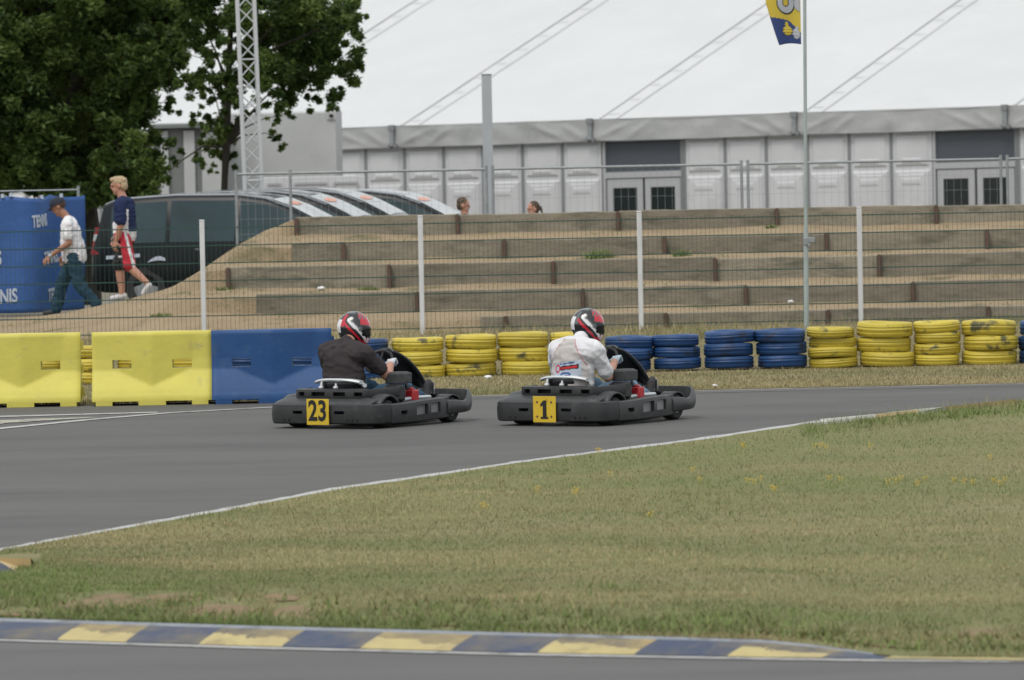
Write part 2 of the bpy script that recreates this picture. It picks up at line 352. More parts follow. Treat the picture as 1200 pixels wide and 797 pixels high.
# near kerb: painted blocks on one long ramp, each block a piece of the kerb
def kerb_pt(u, b, lift=0.0):
    h = interp(KH, u); f = G(u, interp(FRONT, u) - .6, .004); k = G(u, interp(BOT, u), h); p = f.lerp(k, b)
    p.z = .004 + (h - .004) * (b ** .8) + lift; return p
edges = [-120, -25, 67, 147, 233, 330, 422, 528, 630, 743, 852, 962, 1040]; skew = 28
mb = MB(); prev = None
for i, (a, b) in enumerate(zip(edges, edges[1:])):
    mb.k = (i + 1) % 2
    nu = 28; nw = 14
    vs = [[mb.bm.verts.new(kerb_pt(a + (b - a) * q / nu + skew * (w / nw) * (1 if b - (b - a) * (1 - q / nu) < 1000 else 0), w / nw * .86)) for w in range(nw + 1)] for q in range(nu + 1)]
    for q in range(nu):
        for w in range(nw): mb.bm.faces.new((vs[q][w], vs[q + 1][w], vs[q + 1][w + 1], vs[q][w + 1])).material_index = 3 if mb.k == 1 and w / nw > .62 - .32 * q / nu + .22 * noise.noise(Vector((a * .03 + q * .17, w * .12, 0))) + .07 * noise.noise(Vector((a + q * .9, w * .9, 5))) else mb.k
mb.k = 2
us = [-120 + 20 * i for i in range(59)]
for a, b in zip(us, us[1:]):
    mb.face([kerb_pt(a, .86), kerb_pt(b, .86), kerb_pt(b, 1.0, .004), kerb_pt(a, 1.0, .004)])
    ra, rb = kerb_pt(a, 1.0, .004), kerb_pt(b, 1.0, .004)
    mb.face([ra, rb, Vector((rb.x, rb.y + .02, -.03)), Vector((ra.x, ra.y + .02, -.03))])
kind(mb.build('kerb', ['kerb_blue', 'kerb_yellow', 'kerb_lip', 'kerb_worn'], smooth=False, fix=False), 'structure')
mb = MB()
strip(mb, dense([(1040, 770.2), (1110, 770.6), (1200, 772), (1300, 773)]), .22, .22, .012, .2)
kind(mb.build('painted_verge_line', 'kerb_yellow', smooth=False, fix=False), 'structure')
# small kerbs at the ends of the infield
def small_kerb(pts, h, name, mats=('kerb_blue', 'kerb_yellow'), z0=.035, k0=0):
    mb = MB(); P = [(G(*a, z0), G(*b, h + z0)) for a, b in pts]
    for i in range(len(P) - 1):
        mb.k = (i + k0) % 2; mb.face([P[i][0], P[i + 1][0], P[i + 1][1], P[i][1]])
        bk = [P[i][1], P[i + 1][1], P[i + 1][1] + Vector((0, .03, -h - .04)), P[i][1] + Vector((0, .03, -h - .04))]; mb.face(bk); mb.face([P[i][0], P[i + 1][0], P[i + 1][0] + Vector((0, -.02, -.05)), P[i][0] + Vector((0, -.02, -.05))])
    kind(mb.build(name, mats, smooth=False, fix=False), 'structure')
small_kerb([((-90, 671), (-90, 659)), ((-30, 671), (-30, 657)), ((18, 669), (-8, 654)), ((40, 659), (36, 654))], .07, 'infield_kerb', ('kerb_blue', 'apex_yellow'), .07, 1)
small_kerb([((955, 496), (962, 491)), ((1025, 489), (1028, 485)), ((1075, 483.5), (1078, 479.5)), ((1105, 480), (1108, 476.5)), ((1190, 471), (1192, 467.5))], .03, 'apex_kerb', ('line_white', 'apex_yellow'), .03)
# ------------------------------------------------------------------ terraced bank
DROW = [112, 110.5, 109, 107.5, 106]; ZTOP = [1.52, 1.18, .885, .53, .21]; ZLOW = [1.24, .905, .56, .25, -.04]
def terr(Y):
    if Y < 106: return -.02
    rows = list(zip(DROW, ZTOP, ZLOW))[::-1]      # nearest first
    z = 0
    for i, (d, zt, zl) in enumerate(rows):
        if Y >= d + .06:
            nxt = rows[i + 1] if i + 1 < len(rows) else None
            z = zt - .06 + ((nxt[2] - zt + .075) * (Y - d) / (nxt[0] - d) if nxt else 0)
    if Y > 113.2: z = max(-.05, 1.46 - (Y - 113.2) * .75)
    return z
LEFT = [(-14, -.04), (-8.6, -.02), (-7.4, .05), (-6.67, .13), (-5.8, .30), (-4.94, .52), (-4.44, .80), (-3.83, 1.20), (-3.3, 1.42), (-2.9, 1.6)]
def bank_z(x, y):
    c = interp(LEFT, x)
    w = max(0, min(1, (y - 105.5) / 3.5))
    back = max(0, min(1, (118.5 - y) / 4.5))
    side = c * (w * w * (3 - 2 * w)) * back
    z = min(terr(y), side) if x < -2.6 else terr(y)
    if x < -2.6 and side > terr(y): z = terr(y)
    z = min(z, max(c, -.04))
    n = noise.noise(Vector((x * .8, y * .8, 4))) * .05 + noise.noise(Vector((x * 3, y * 3, 4))) * .02
    return z + n * (1 if x < -3.4 else .75)
yy = []
for y in np.arange(105.2, 120.01, .25): yy.append(float(y))
for d in DROW: yy += [d + .02, d + .10]
yy = sorted(set(round(y, 3) for y in yy)); xx = [float(x) for x in np.concatenate([np.arange(-14, -2.5, .18), np.arange(-2.5, 16.1, .4)])]
mb = MB(); V = [[mb.bm.verts.new((x, y, bank_z(x, y))) for y in yy] for x in xx]
for i in range(len(xx) - 1):
    for j in range(len(yy) - 1): mb.bm.faces.new((V[i][j], V[i + 1][j], V[i + 1][j + 1], V[i][j + 1]))
kind(mb.build('bank', 'soil', smooth=True, ang=60), 'structure')

ROWS = [(345, [347, 536, 724, 910, 1097]), (340, [402, 590, 778, 968, 1156]), (265, [266, 455, 647, 837, 1029, 1216]), (297, [487, 681, 872, 1068]), (560, [590, 778, 968, 1156])]
RN = ['topmost', 'second highest', 'middle', 'second lowest', 'lowest']
for i, (u0, posts) in enumerate(ROWS):
    D = DROW[i]; X0 = UX(u0, D); zt, zl = ZTOP[i], ZLOW[i] - .12
    t = thing('retaining_wall', '%s of five weathered sleeper walls stepping up the sandy bank' % RN[i], 'retaining wall', (X0, D, 0), 0, 'sleeper walls of the terraced bank')
    px = [UX(p, D) for p in posts]; cuts = [X0] + [p for p in px if p > X0 + .3] + [15.5]
    for k, (a, b) in enumerate(zip(cuts, cuts[1:])):
        dz = random.uniform(-.012, .012); ty = random.uniform(-.02, .02)
        mb = MB(); n = 10; h2 = zt - zl
        ln = b - a
        mb.grid(n, 1, lambda q, w: Vector((a - X0 + .012 + (ln - .024) * q, ty + .02 * noise.noise(Vector((q * 3 + a, i, 0))), zl + h2 * w + dz + (.015 * noise.noise(Vector((a + q * 4, i * 9, 7))) if w > .5 else 0))))
        ex = bmesh.ops.extrude_face_region(mb.bm, geom=mb.bm.faces[:])
        for v in ex['geom']:
            if isinstance(v, bmesh.types.BMVert): v.co.y += .12
        sl = mb.build('sleeper', 'sleeper', t, bevel=.012); sl.rotation_euler = (0, random.uniform(-.0018, .0018), 0)
    for p in px:
        mb = MB(); mb.box((p - X0, -.045, (zt + zl) / 2 - .01), (.062, .05, zt - zl)); mb.box((p - X0, -.075, (zt + zl) / 2), (.03, .03, zt - zl + .01))
        mb.build('steel_post', 'rust', t)
# ------------------------------------------------------------------ green mesh fence with white posts
FD = 104.8
fx = [UX(u, FD, 320) for u in (-19, 237.8, 493.8, 750.3, 1008, 1264)]
t = thing('mesh_fence', 'green welded mesh fence on white posts in front of the bank', 'fence', (0, FD, 0))
for x in fx:
    mb = MB(); mb.box((x, 0, .80), (.066, .066, 1.66)); mb.box((x, 0, 1.635), (.074, .074, .02)); mb.build('post', 'post_white', t, bevel=.008)
for a, b in zip(fx, fx[1:]):
    mb = MB(); n = int((b - a) / .06)
    for k in range(1, n): x = a + (b - a) * k / n; mb.box((x, .05, .82), (.0042, .0042, 1.50))
    for k, z in enumerate((.10, .33, .57, .81, 1.05, 1.29, 1.53)):
        mb.box(((a + b) / 2, .05 - .006, z), (b - a, .008, .014)); mb.box(((a + b) / 2, .05 + .006, z), (b - a, .008, .014))
    mb.build('mesh_panel', 'fence_green', t, smooth=False)
# ------------------------------------------------------------------ tall grey temporary fence behind
HD = 118.0
def heras(x0, x1, label, extra=None, mesh=True, D=HD, base=0.0, top=2.1):
    t = thing('temporary_fence', label, 'fence', (x0, D, base), 0, 'grey temporary fence panels')
    w = x1 - x0
    mb = MB(); mb.tube((.05, 0, top), (w - .05, 0, top), .02 if mesh else .013); mb.build('top_rail', 'galv', t)
    for x in (.05, w - .05) + ((extra - x0,) if extra else ()):
        mb = MB(); mb.tube((x, 0, -.03 + gz(D)), (x, 0, top + .06), .024); mb.build('upright', 'galv', t)
    mb = MB(); mb.tube((.05, 0, .25), (w - .05, 0, .25), .018); mb.build('bottom_rail', 'galv', t)
    if mesh:
        mb = MB(); n = int(w / .11)
        for k in range(1, n): mb.box((w * k / n, 0, (top + .25) / 2), (.0035, .0035, top - .25))
        for k in range(1, 8): mb.box((w / 2, 0, .25 + (top - .25) * k / 8), (w - .1, .0035, .0035))
        mb.build('wire_mesh', 'galv', t, smooth=False)
    return t
hx = [UX(u, HD, 220) for u in (273, 574, 873, 1177, 1480)]
heras(hx[0], hx[1], 'grey temporary fence panel in front of the parked dark vans', UX(341, HD))
heras(hx[1], hx[2], 'grey temporary fence panel spanning from square grey post past first tent door')
heras(hx[2], hx[3], 'grey temporary fence panel between flagpole and right hand tent door')
heras(hx[3], hx[4], 'grey temporary fence panel running out of frame at right edge')
heras(UX(-170, 119.95), UX(96, 119.95), 'grey temporary fence panel rail showing above the blue banner', D=119.95, top=1.885, mesh=False)
# square post, flagpole, truss
p = AT(570, 86, 125)
t = thing('square_post', 'plain square grey steel post standing before the white tent', 'post', (p.x, 125, gz(125)))
mb = MB(); mb.box((0, 0, p.z / 2 + .6), (.165, .165, p.z - 1.2 + .02)); mb.build('upper_shaft', 'pole_grey', t, bevel=.01)
mb = MB(); mb.box((.02, 0, .6), (.14, .14, 1.24)); mb.build('lower_shaft', 'pole_grey', t, bevel=.01)
mb = MB(); mb.box((0, 0, p.z + .015), (.18, .18, .012)); mb.build('cap', 'galv', t)

p0 = AT(945, 388, 102.5); p1 = AT(942.6, -70, 102.5)
t = thing('flagpole', 'thin grey flagpole with clamp behind the tyre wall', 'flagpole', (p0.x, 102.5, 0))
off = Vector((p1.x - p0.x, 0, p1.z))
mb = MB(); mb.tube((0, 0, 0), off * .27, .033, n=12); mb.build('lower_tube', 'flag_pole', t)
mb = MB(); mb.tube(off * .27, off, .024, .022, n=12); mb.build('upper_tube', 'flag_pole', t)
q = AT(945, 283, 102.5); q = q - Vector((p0.x, 102.5, 0))
mb = MB(); mb.tube(q + Vector((0, 0, -.05)), q + Vector((0, 0, .05)), .045, n=12); mb.box(q + Vector((.07, -.02, .02)), (.09, .04, .07)); mb.box(q + Vector((.03, -.05, -.05)), (.03, .05, .05)); mb.build('clamp', 'galv', t, bevel=.006)
# flag, hanging, swung to the left and a little away
f0 = AT(940, 52, 102.5); f1 = AT(942, -60, 102.5)
FH = f1.z - f0.z
def flagp(a, b):        # a: 0 at pole .. 1 free edge, b: 0 bottom .. 1 top
    w = .29 + .17 * min(1, b * 2.2) ** .9
    y = .05 * math.sin(a * 4 + b * 3) + .25 * a * (.4 + b * .3)
    return Vector((f0.x - .012 - w * a, 102.5 + y, f0.z + FH * b + .02 * math.sin(a * 3) - .01 * a))
def flagm(a, b):
    return 0 if b < .30 - .10 * (1 - a) * 1.0 + (.0) and b < .36 - (1 - a) * .30 + .06 else 1
mb = MB(); mb.grid(40, 80, flagp, flagm)
fl = tag(mb.build('flag', ['flag_blue', 'flag_yellow'], fix=False), 'blue and yellow flag with silver lettering hanging from the flagpole', 'flag')
sm = fl.modifiers.new('solid', 'SOLIDIFY'); sm.thickness = .004
def on_flag(name, shapes, m, lift):
    mb = MB()
    for poly in shapes:
        P = [(flagp(*p) + Vector((0, -lift, 0)), flagp(*q) + Vector((0, -lift, 0))) for p, q in poly]
        for (a, b), (c, d) in zip(P, P[1:]): mb.face([a, b, d, c])
    mb.build(name, m, fl, smooth=False, fix=False)
def ucurve(c, w, t, h):
    out = []
    for i in range(25):
        a = PI + PI * i / 24
        out.append(((c[0] - math.cos(a) * w, c[1] + math.sin(a) * h), (c[0] - math.cos(a) * (w - t), c[1] + math.sin(a) * (h - t * .45))))
    out = [((out[0][0][0], c[1] + .35), (out[0][1][0], c[1] + .35))] + out + [((out[-1][0][0], c[1] + .35), (out[-1][1][0], c[1] + .35))]
    return out
on_flag('letter_outline', [ucurve((.44, .42), .27, .20, .115)], 'flag_ink', .008)
on_flag('letter', [ucurve((.44, .42), .24, .145, .10)], 'flag_silver', .014)
on_flag('letter', [[((.02, .40 - .06 * math.cos(i / 8 * PI)), (.13 + .06 * math.sin(i / 8 * PI), .42 - .06 * math.cos(i / 8 * PI))) for i in range(9)]], 'flag_silver', .014)
def blob(c, rx, ry): return [((c[0] - rx * math.sin(i / 16 * PI) * (1 + .25 * math.sin(i * 2.1)), c[1] - ry * math.cos(i / 16 * PI)), (c[0] + rx * math.sin(i / 16 * PI) * (1 + .2 * math.cos(i * 1.7)), c[1] - ry * math.cos(i / 16 * PI))) for i in range(17)]
on_flag('crest', [blob((.50, .135), .17, .05), blob((.50, .20), .06, .03)], 'flag_yellow', .010)
on_flag('crest', [blob((.18, .105), .14, .055), blob((.14, .165), .06, .02)], 'flag_silver', .012)

p = G(302, 232, gz(123)); b0 = AT(300, 240, 123); 
t = thing('truss_tower', 'tall silver lattice truss tower rising in front of the trees', 'truss', (b0.x, 123, 0), R(20)); t.rotation_euler = (0, -R(1.15), R(6))
TH = 7.2; w = .135
mb = MB()
for sx in (-1, 1):
    for sy in (-1, 1): mb.tube((sx * w, sy * w, 0), (sx * w, sy * w, TH), .025, n=8)
mb.build('chords', 'alu', t)
mb = MB(); n = 26
for k in range(n):
    z0 = TH * k / n; z1 = TH * (k + 1) / n
    for sy in (-1, 1):
        a, b = ((-w, w) if k % 2 else (w, -w)); a2, b2 = (a, b) if sy < 0 else (b, a)
        mb.tube((a2, sy * w, z0), (b2, sy * w, z1), .011, n=6); mb.tube((sy * w, a2, z0), (sy * w, b2, z1), .011, n=6)
    if k % 7 == 0:
        for sy in (-1, 1): mb.tube((-w, sy * w, z0), (w, sy * w, z0), .013, n=6); mb.tube((sy * w, -w, z0), (sy * w, w, z0), .013, n=6)
mb.build('lattice', 'alu', t)

# ------------------------------------------------------------------ tyre wall
def tyre_mesh(rad, h, seed):
    rnd = random.Random(seed); ir = rad * .60; prof = []
    H = h / 2; g = .010
    prof += [(ir, -H * .72), (ir + .02, -H * .92), (rad * .80, -H), (rad * .935, -H * .93)]
    lv = [-.80, -.42, -.36, -.06, 0, .06, .36, .42, .80]
    for q in lv:
        rr = rad * (1 - .045 * q * q); prof.append((rr - (g if abs(abs(q) - .39) > .04 and abs(q) < .05 else 0) - (g * .9 if .35 < abs(q) < .37 else 0), q * H))
    prof += [(rad * .935, H * .93), (rad * .80, H), (ir + .02, H * .92), (ir, H * .72)]
    mb = MB(); mb.lathe(prof, 40)
    ph = rnd.uniform(0, 6.28); e = rnd.uniform(.005, .02)
    for v in mb.bm.verts:
        a = math.atan2(v.co.y, v.co.x); k = 1 + e * math.cos(2 * a + ph) + .006 * math.sin(5 * a + ph * 2); v.co.x *= k; v.co.y *= k
        v.co.z += .006 * math.sin(2 * a + ph * 3)
    # a split valve-side notch, as on the worn tyres
    bmesh.ops.recalc_face_normals(mb.bm, faces=mb.bm.faces)
    me = bpy.data.meshes.new('tyre'); mb.bm.to_mesh(me); mb.bm.free()
    me.polygons.foreach_set('use_smooth', [True] * len(me.polygons)); me.set_sharp_from_angle(angle=R(50))
    return me
TM = {}
for c in ('yellow', 'blue'):
    for k in range(3):
        m = tyre_mesh(.30, .205, k + (10 if c == 'blue' else 0)); m.materials.append(M['tyre_' + c]); TM[c, k] = m
TD = 90.3
STK = [  # centre u, width px, top y, bottom y, tyres, colour, words
 (45, 58, 407, 452, 3, 'yellow', 'stack behind the yellow barrier at left edge'),
 (106, 58, 404, 451, 3, 'yellow', 'stack seen in the gap between the yellow barriers'),
 (166, 58, 402, 450, 3, 'yellow', 'stack behind left half of the second yellow barrier'),
 (226, 58, 401, 449, 3, 'yellow', 'stack behind right half of the second yellow barrier'),
 (287, 58, 399, 448, 3, 'blue', 'stack behind left half of the blue barrier'),
 (347, 58, 398, 447, 3, 'blue', 'stack behind right half of the blue barrier'),
 (428, 60, 396, 445, 3, 'blue', 'stack beside the shoulder of the charcoal shirted driver'),
 (490, 62, 394.5, 443.5, 3, 'yellow', 'stack behind the front panel of kart 23'),
 (552, 61, 391, 442.5, 3, 'yellow', 'stack standing in the gap between both karts'),
 (614.5, 61, 388, 441, 3, 'yellow', 'stack just left of the white shirted driver'),
 (675, 58, 388.5, 440, 3, 'yellow', 'stack half hidden by the white shirted driver'),
 (736, 58, 393, 436, 3, 'blue', 'stack behind the front panel of kart 1'),
 (793, 56, 391, 433.5, 3, 'blue', 'stack second from left of four blue stacks'),
 (854, 60, 386, 432.5, 3, 'blue', 'stack third from left of four blue stacks'),
 (915, 60, 384.5, 431.5, 3, 'blue', 'stack left of the flagpole, touching yellow ones'),
 (975, 58, 382, 431.5, 4, 'yellow', 'stack right of the flagpole, touching blue ones'),
 (1038, 65, 376, 430, 3, 'yellow', 'wide stack second from left in the right hand yellow run'),
 (1098.5, 55, 375, 429, 4, 'yellow', 'narrow stack third from left in the right hand yellow run'),
 (1160, 66, 374, 428.5, 3, 'yellow', 'wide stack at right end of the yellow run'),
 (1224, 60, 374, 428, 3, 'blue', 'stack cut by the right edge of the picture'),
]
for (u, wpx, vt, vb, n, c, words) in STK:
    g = G(u, vb, 0); D = 90.3 + (u - 600) * .0006; sc = FPX / (D - .3)
    base = AT(u, vb, D - .3).z; base = max(base, 0.0)
    top = AT(u, vt, D).z - .01; th = (top - base) / n; rad = wpx / sc / 2 * 1.0
    for k in range(n):
        me = TM[c, random.randrange(3)]
        o = bpy.data.objects.new('tyre', me); COL.objects.link(o)
        o.location = (UX(u, D, 420) + random.uniform(-.02, .02), D + random.uniform(-.03, .03), base + th * (k + .5))
        o.scale = (rad / .30 * random.uniform(.97, 1.03), rad / .30, th / .205 * .995)
        o.rotation_euler = (random.uniform(-.02, .02), random.uniform(-.03, .03), random.uniform(0, 6.28))
        pos = {3: ['bottom', 'middle', 'top'], 4: ['bottom', 'second from bottom', 'third from bottom', 'top']}[n][k]
        tag(o, '%s %s tyre, %s' % (pos, c, words), 'tyre', 'painted tyres of the tyre wall')

# ------------------------------------------------------------------ plastic barriers
def barrier(um, colour, label):
    BW = 1.315; BH = .80
    t = thing('plastic_barrier', label, 'barrier', (0, 0, 0), 0, 'plastic track barriers')
    hw = BW / 2; hx = (.36, .36); X = sorted(set([-hw, -hw + .03, -.44, -.40, -.27, -.22, -.16, -.06, 0, .06, .16, .22, .27, .40, .44, hw - .03, hw]))
    HX = ((-.435, -.225), (.225, .435))
    X = sorted(set([-hw, -hw + .025, -.555, -.435, -.33, -.225, -.15, -.06, -.015, .015, .06, .15, .225, .33, .435, .555, hw - .025, hw] + [round(-hw + .04 + .0333 * q, 4) for q in range(38)]))
    X = [x for i, x in enumerate(X) if i == 0 or x - X[i - 1] > .006 or x in (-.435, -.225, .225, .435, -.15, .15, hw)]
    Z = sorted({0, .045, .09, .12, .40, .495, .775, .80} | {round(.14 + .02 * q, 3) for q in range(13)} | {round(.42 + .024 * q, 3) for q in range(15)})
    flare = [(0, .275), (.09, .275), (.11, .262), (.17, .235), (.23, .20), (.30, .155), (.38, .105), (.5, .088), (.77, .080), (.80, .062)]
    def half(x, z):
        f = interp(flare, z); pr = .215 - .185 * abs(x) / hw
        if z > .775: pr -= .02
        e = max(0, abs(x) - (hw - .03)) / .03
        return max(f, pr) - .018 * e
    def wav(x, z): return .006 * noise.noise(Vector((x * 3 + um, z * 4, 0)))
    hole = lambda x, z: any(a < x < b for a, b in HX) and .40 < z < .495 or (z < .05 and (-.435 < x < -.15 or .15 < x < .435 or abs(x) > .62))
    mb = MB(); mb.shell(X, Z, lambda x, z: Vector((x, -half(x, z) + wav(x, z), z)), lambda x, z: Vector((x, half(x, z) + wav(x, z + 5), z)), hole)
    mb.build('body', 'bar_' + colour, t, bevel=.006, ang=50)
    mb = MB()
    for zz in (.15, .40, .66):
        mb.tube((hw - .005, 0, zz - .05), (hw - .005, 0, zz + .05), .035, n=12)
    mb.build('coupling_lug', 'bar_' + colour, t)
    return t
for um, vb, D, rz, c, l in ((27, 477.5, 84.55, .004, 'yellow', 'yellow plastic barrier cut by the left edge, scuffed at its base'),
                     (181, 475.0, 84.5, -.003, 'yellow', 'yellow plastic barrier between another yellow one and a blue one'),
                     (320, 472.6, 84.35, .01, 'blue', 'blue plastic barrier at the end of the row behind kart 23')):
    t = barrier(um, c, l); g = G(um, vb, 0); t.location = (UX(um, D, 440), g.y + .28, max(0, 0)); t.rotation_euler.z = rz

# ------------------------------------------------------------------ tent
PHI = R(31); E = Vector((math.cos(PHI), -math.sin(PHI), 0)); NA = Vector((math.sin(PHI), math.cos(PHI), 0)); T0 = Vector((1.87, 165, 0))
def TP(a, n, z): return T0 + E * a + NA * n + Vector((0, 0, z + .0145 * a))
tent = thing('marquee', 'huge white marquee with grey panel walls across the background', 'tent', T0)
def tb(name, mats, pts_fn, **k):
    pass
class TB(MB):
    def tbox(s, a0, a1, n0, n1, z0, z1):
        c = [TP(a, n, z) - T0 for a, n, z in ((a0, n0, z0), (a1, n0, z0), (a1, n1, z0), (a0, n1, z0), (a0, n0, z1), (a1, n0, z1), (a1, n1, z1), (a0, n1, z1))]
        v = [s.bm.verts.new(p) for p in c]
        for f in ((0, 1, 2, 3), (4, 5, 6, 7), (0, 1, 5, 4), (1, 2, 6, 5), (2, 3, 7, 6), (3, 0, 4, 7)): s.bm.faces.new([v[i] for i in f]).material_index = s.k
        return s
    def frustum(s, a0, a1, z0, z1, n, ins, d):
        o = [TP(a, n, z) - T0 for a, z in ((a0, z0), (a1, z0), (a1, z1), (a0, z1))]
        i = [TP(a, n - d, z) - T0 for a, z in ((a0 + ins, z0 + ins), (a1 - ins, z0 + ins), (a1 - ins, z1 - ins), (a0 + ins, z1 - ins))]
        o = [s.bm.verts.new(p) for p in o]; i = [s.bm.verts.new(p) for p in i]
        s.bm.faces.new(i).material_index = s.k
        for k in range(4): s.bm.faces.new((o[k], o[(k + 1) % 4], i[(k + 1) % 4], i[k])).material_index = s.k
ZB = -.85; ZV0 = 2.11; ZV1 = 2.57; SL = .33
A0, A1 = -20, 20
doors = [(.25, 2.12), (8.25, 10.12)]
def panel(a):
    mb = TB(); mb.tbox(a + .035, a + .965, 0, .05, ZB, ZV0 + .06)
    mb.frustum(a + .10, a + .90, 1.36, 2.04, -.001, .05, .035)
    mb.frustum(a + .26, a + .74, 1.42, 1.54, -.037, .04, .016)
    mb.frustum(a + .07, a + .93, .30, 1.29, -.001, .05, .05)
    mb.frustum(a + .17, a + .83, .38, 1.21, -.052, .045, .015)
    mb.frustum(a + .26, a + .74, .96, 1.13, -.068, .05, .014)
    mb.frustum(a + .26, a + .74, .43, .55, -.068, .05, .018)
    mb.frustum(a + .08, a + .92, -.75, .20, -.001, .06, .03)
    mb.build('wall_panel', 'panel', tent, smooth=False)
pans = [-.82 - k + 0.0 for k in range(0, 17)] + [2.2, 3.2, 4.2, 5.2, 6.2, 7.2] + [10.2 + k for k in range(8)]
for a in pans: panel(a)
for a in pans + [d1 + .03 for d0, d1 in doors]:
    mb = TB(); mb.tbox(a - .035, a + .035, -.02, .06, ZB, ZV0 + .05); mb.build('panel_joint', 'panel_joint', tent, smooth=False)
for d0, d1 in doors:
    mb = TB(); mb.tbox(d0, d1, .03, .08, 1.42, ZV0 + .05); mb.build('fanlight', 'dark_sheet', tent, smooth=False)
    for h in (0, 1):
        a0 = d0 + (d1 - d0) / 2 * h + .03; a1 = a0 + (d1 - d0) / 2 - .06; m = .14
        mb = TB()
        mb.tbox(a0, a0 + m, 0, .05, ZB, 1.27); mb.tbox(a1 - m, a1, 0, .05, ZB, 1.27); mb.tbox(a0 + m, a1 - m, 0, .05, 1.08, 1.27); mb.tbox(a0 + m, a1 - m, 0, .05, ZB, ZB + .25)
        dr = mb.build('door', 'frame_grey', tent, smooth=False)
        mb = TB(); mb.tbox(a0 + m, a1 - m, .02, .03, ZB + .25, 1.08); mb.build('glass', 'glass_dark', dr, smooth=False)
        mb = TB(); ah = a1 - .06 if h == 0 else a0 + .02; mb.tbox(ah, ah + .03, -.05, -.005, .1, .4); mb.build('handle', 'steel', dr, smooth=False)
    mb = TB(); mb.tbox(d0 - .06, d0, -.02, .07, ZB, ZV0 + .05); mb.tbox(d0, d1, -.02, .07, 1.29, 1.42); mb.build('door_frame', 'frame_grey', tent, smooth=False)
# valance with soft diagonal wrinkles
def valp(s, w):
    a = A0 + (A1 - A0) * s; q = (a % 5) / 5; n = -.16
    wr = 0
    for c, k in ((.12, 1), (.24, .6), (.78, -1), (.9, -.6)): 
        d = (q - c) - (w - .5) * .22 * k; wr += .03 * math.exp(-(d / .02) ** 2) * math.sin(PI * min(1, w * 1.1))
    wr += .02 * noise.noise(Vector((a * 1.6, w * 2, 3)))
    sag = -.02 * math.sin(q * PI) * (1 - w)
    return TP(a, n - wr, ZV0 + (ZV1 - ZV0) * w + sag) - T0
mb = TB(); mb.grid(640, 10, valp); mb.build('valance', 'valance', tent, fix=False)
mb = TB(); mb.tbox(A0, A1, -.15, .1, ZV0 - .03, ZV0 - .004); mb.build('eave_rail', 'panel_joint', tent, smooth=False)
for k in range(-4, 5):
    mb = TB(); a = k * 5; mb.tbox(a - .05, a + .05, -.24, -.19, ZV0 + .02, ZV1 - .1); mb.k = 1
    mb.tbox(a - .07, a + .07, -.26, -.19, ZV1 - .10, ZV1 + .02); mb.tbox(a - .11, a - .055, -.24, -.19, ZV0 - .02, ZV0 + .06); mb.tbox(a + .055, a + .11, -.24, -.19, ZV0 - .02, ZV0 + .06)
    mb.build('bracket', ['galv', 'panel_joint'], tent, smooth=False)
def roofp(s, w):
    a = A0 + (A1 - A0) * s; q = (a % 5) / 5; n = -.17 + w * 13
    return TP(a, n, ZV1 + SL * (n + .17) - .05 * math.sin(q * PI) * (.5 + .5 * math.sin(w * PI)) + .015 * noise.noise(Vector((a * .7, w * 9, 0))) + (.012 * math.sin(w * 13 * 4) if 0 else 0)) - T0
mb = TB(); mb.grid(320, 40, roofp)
mb.grid(40, 8, lambda s, w: TP(A0 + (A1 - A0) * s, 12.83 + 13 * w, ZV1 + SL * 13 * (1 - w)) - T0)
mb.build('roof', 'canvas', tent, ang=60, fix=False)
for k in range(-4, 5):
    mb = TB()
    for o_, wd in ((.22, .028), (.66, .018)):
        for i in range(30):
            a = k * 5 + o_; n0 = -.17 + 13 * i / 30; n1 = n0 + 13 / 30
            mb.face([TP(a + d, n, ZV1 + SL * (n + .17) + .02) - T0 for d, n in ((-wd, n0), (wd, n0), (wd, n1), (-wd, n1))])
    for i in range(14):
        n0 = .1 + i * .92; a = k * 5 + .44
        mb.face([TP(a + d, n, ZV1 + SL * (n + .17) + .026) - T0 for d, n in ((-.16, n0), (.10, n0), (.10, n0 + .03), (-.16, n0 + .03))])
    mb.build('roof_seam', 'seam', tent, smooth=False, fix=False)
for a in (A0, A1):
    mb = TB(); mb.face([TP(a, 0, ZB) - T0, TP(a, 25.6, ZB) - T0, TP(a, 25.6, ZV1) - T0, TP(a, 12.83, ZV1 + SL * 13) - T0, TP(a, 0, ZV1) - T0]); mb.build('gable', 'canvas', tent, smooth=False, fix=False)
mb = TB(); mb.tbox(A0, A1, 25.55, 25.6, ZB, ZV1); mb.build('rear_wall', 'canvas', tent, smooth=False)

# ------------------------------------------------------------------ grey container and cabins behind the tree
D = 158; c0 = AT(300, 131, D); c1 = AT(393, 131, D); W = 2.44; h = c1.z + .8
t = thing('shipping_container', 'plain light grey container standing end on beside the marquee', 'container', (c1.x - W / 2, D, -.8))
mb = MB(); mb.box((0, 3, h / 2), (W, 6, h)); mb.build('body', 'container', t, bevel=.02)
for sx in (-1, 1):
    for z in (.08, h - .08):
        mb = MB(); mb.box((sx * (W / 2 - .085), .05, z), (.18, .17, .15)); mb.k = 1; mb.box((sx * (W / 2 - .085), -.045, z), (.08, .03, .06)); mb.build('corner_casting', ['container', 'hole'], t)
D = 156; x0 = UX(182, D); x1 = UX(262, D); zt = AT(220, 150, D).z
t = thing('site_cabin', 'dark grey site cabin with pale pilasters, half hidden behind the tree', 'cabin', ((x0 + x1) / 2, D, -.8)); w = x1 - x0
mb = MB(); mb.box((0, 2, (zt + .8) / 2), (w, 4, zt + .8)); mb.build('wall', 'cabin_dark', t, bevel=.02)
mb = MB(); mb.box((0, 1.9, zt + .84), (w + .2, 4.3, .08)); mb.build('roof', 'cabin_dark', t, bevel=.01)
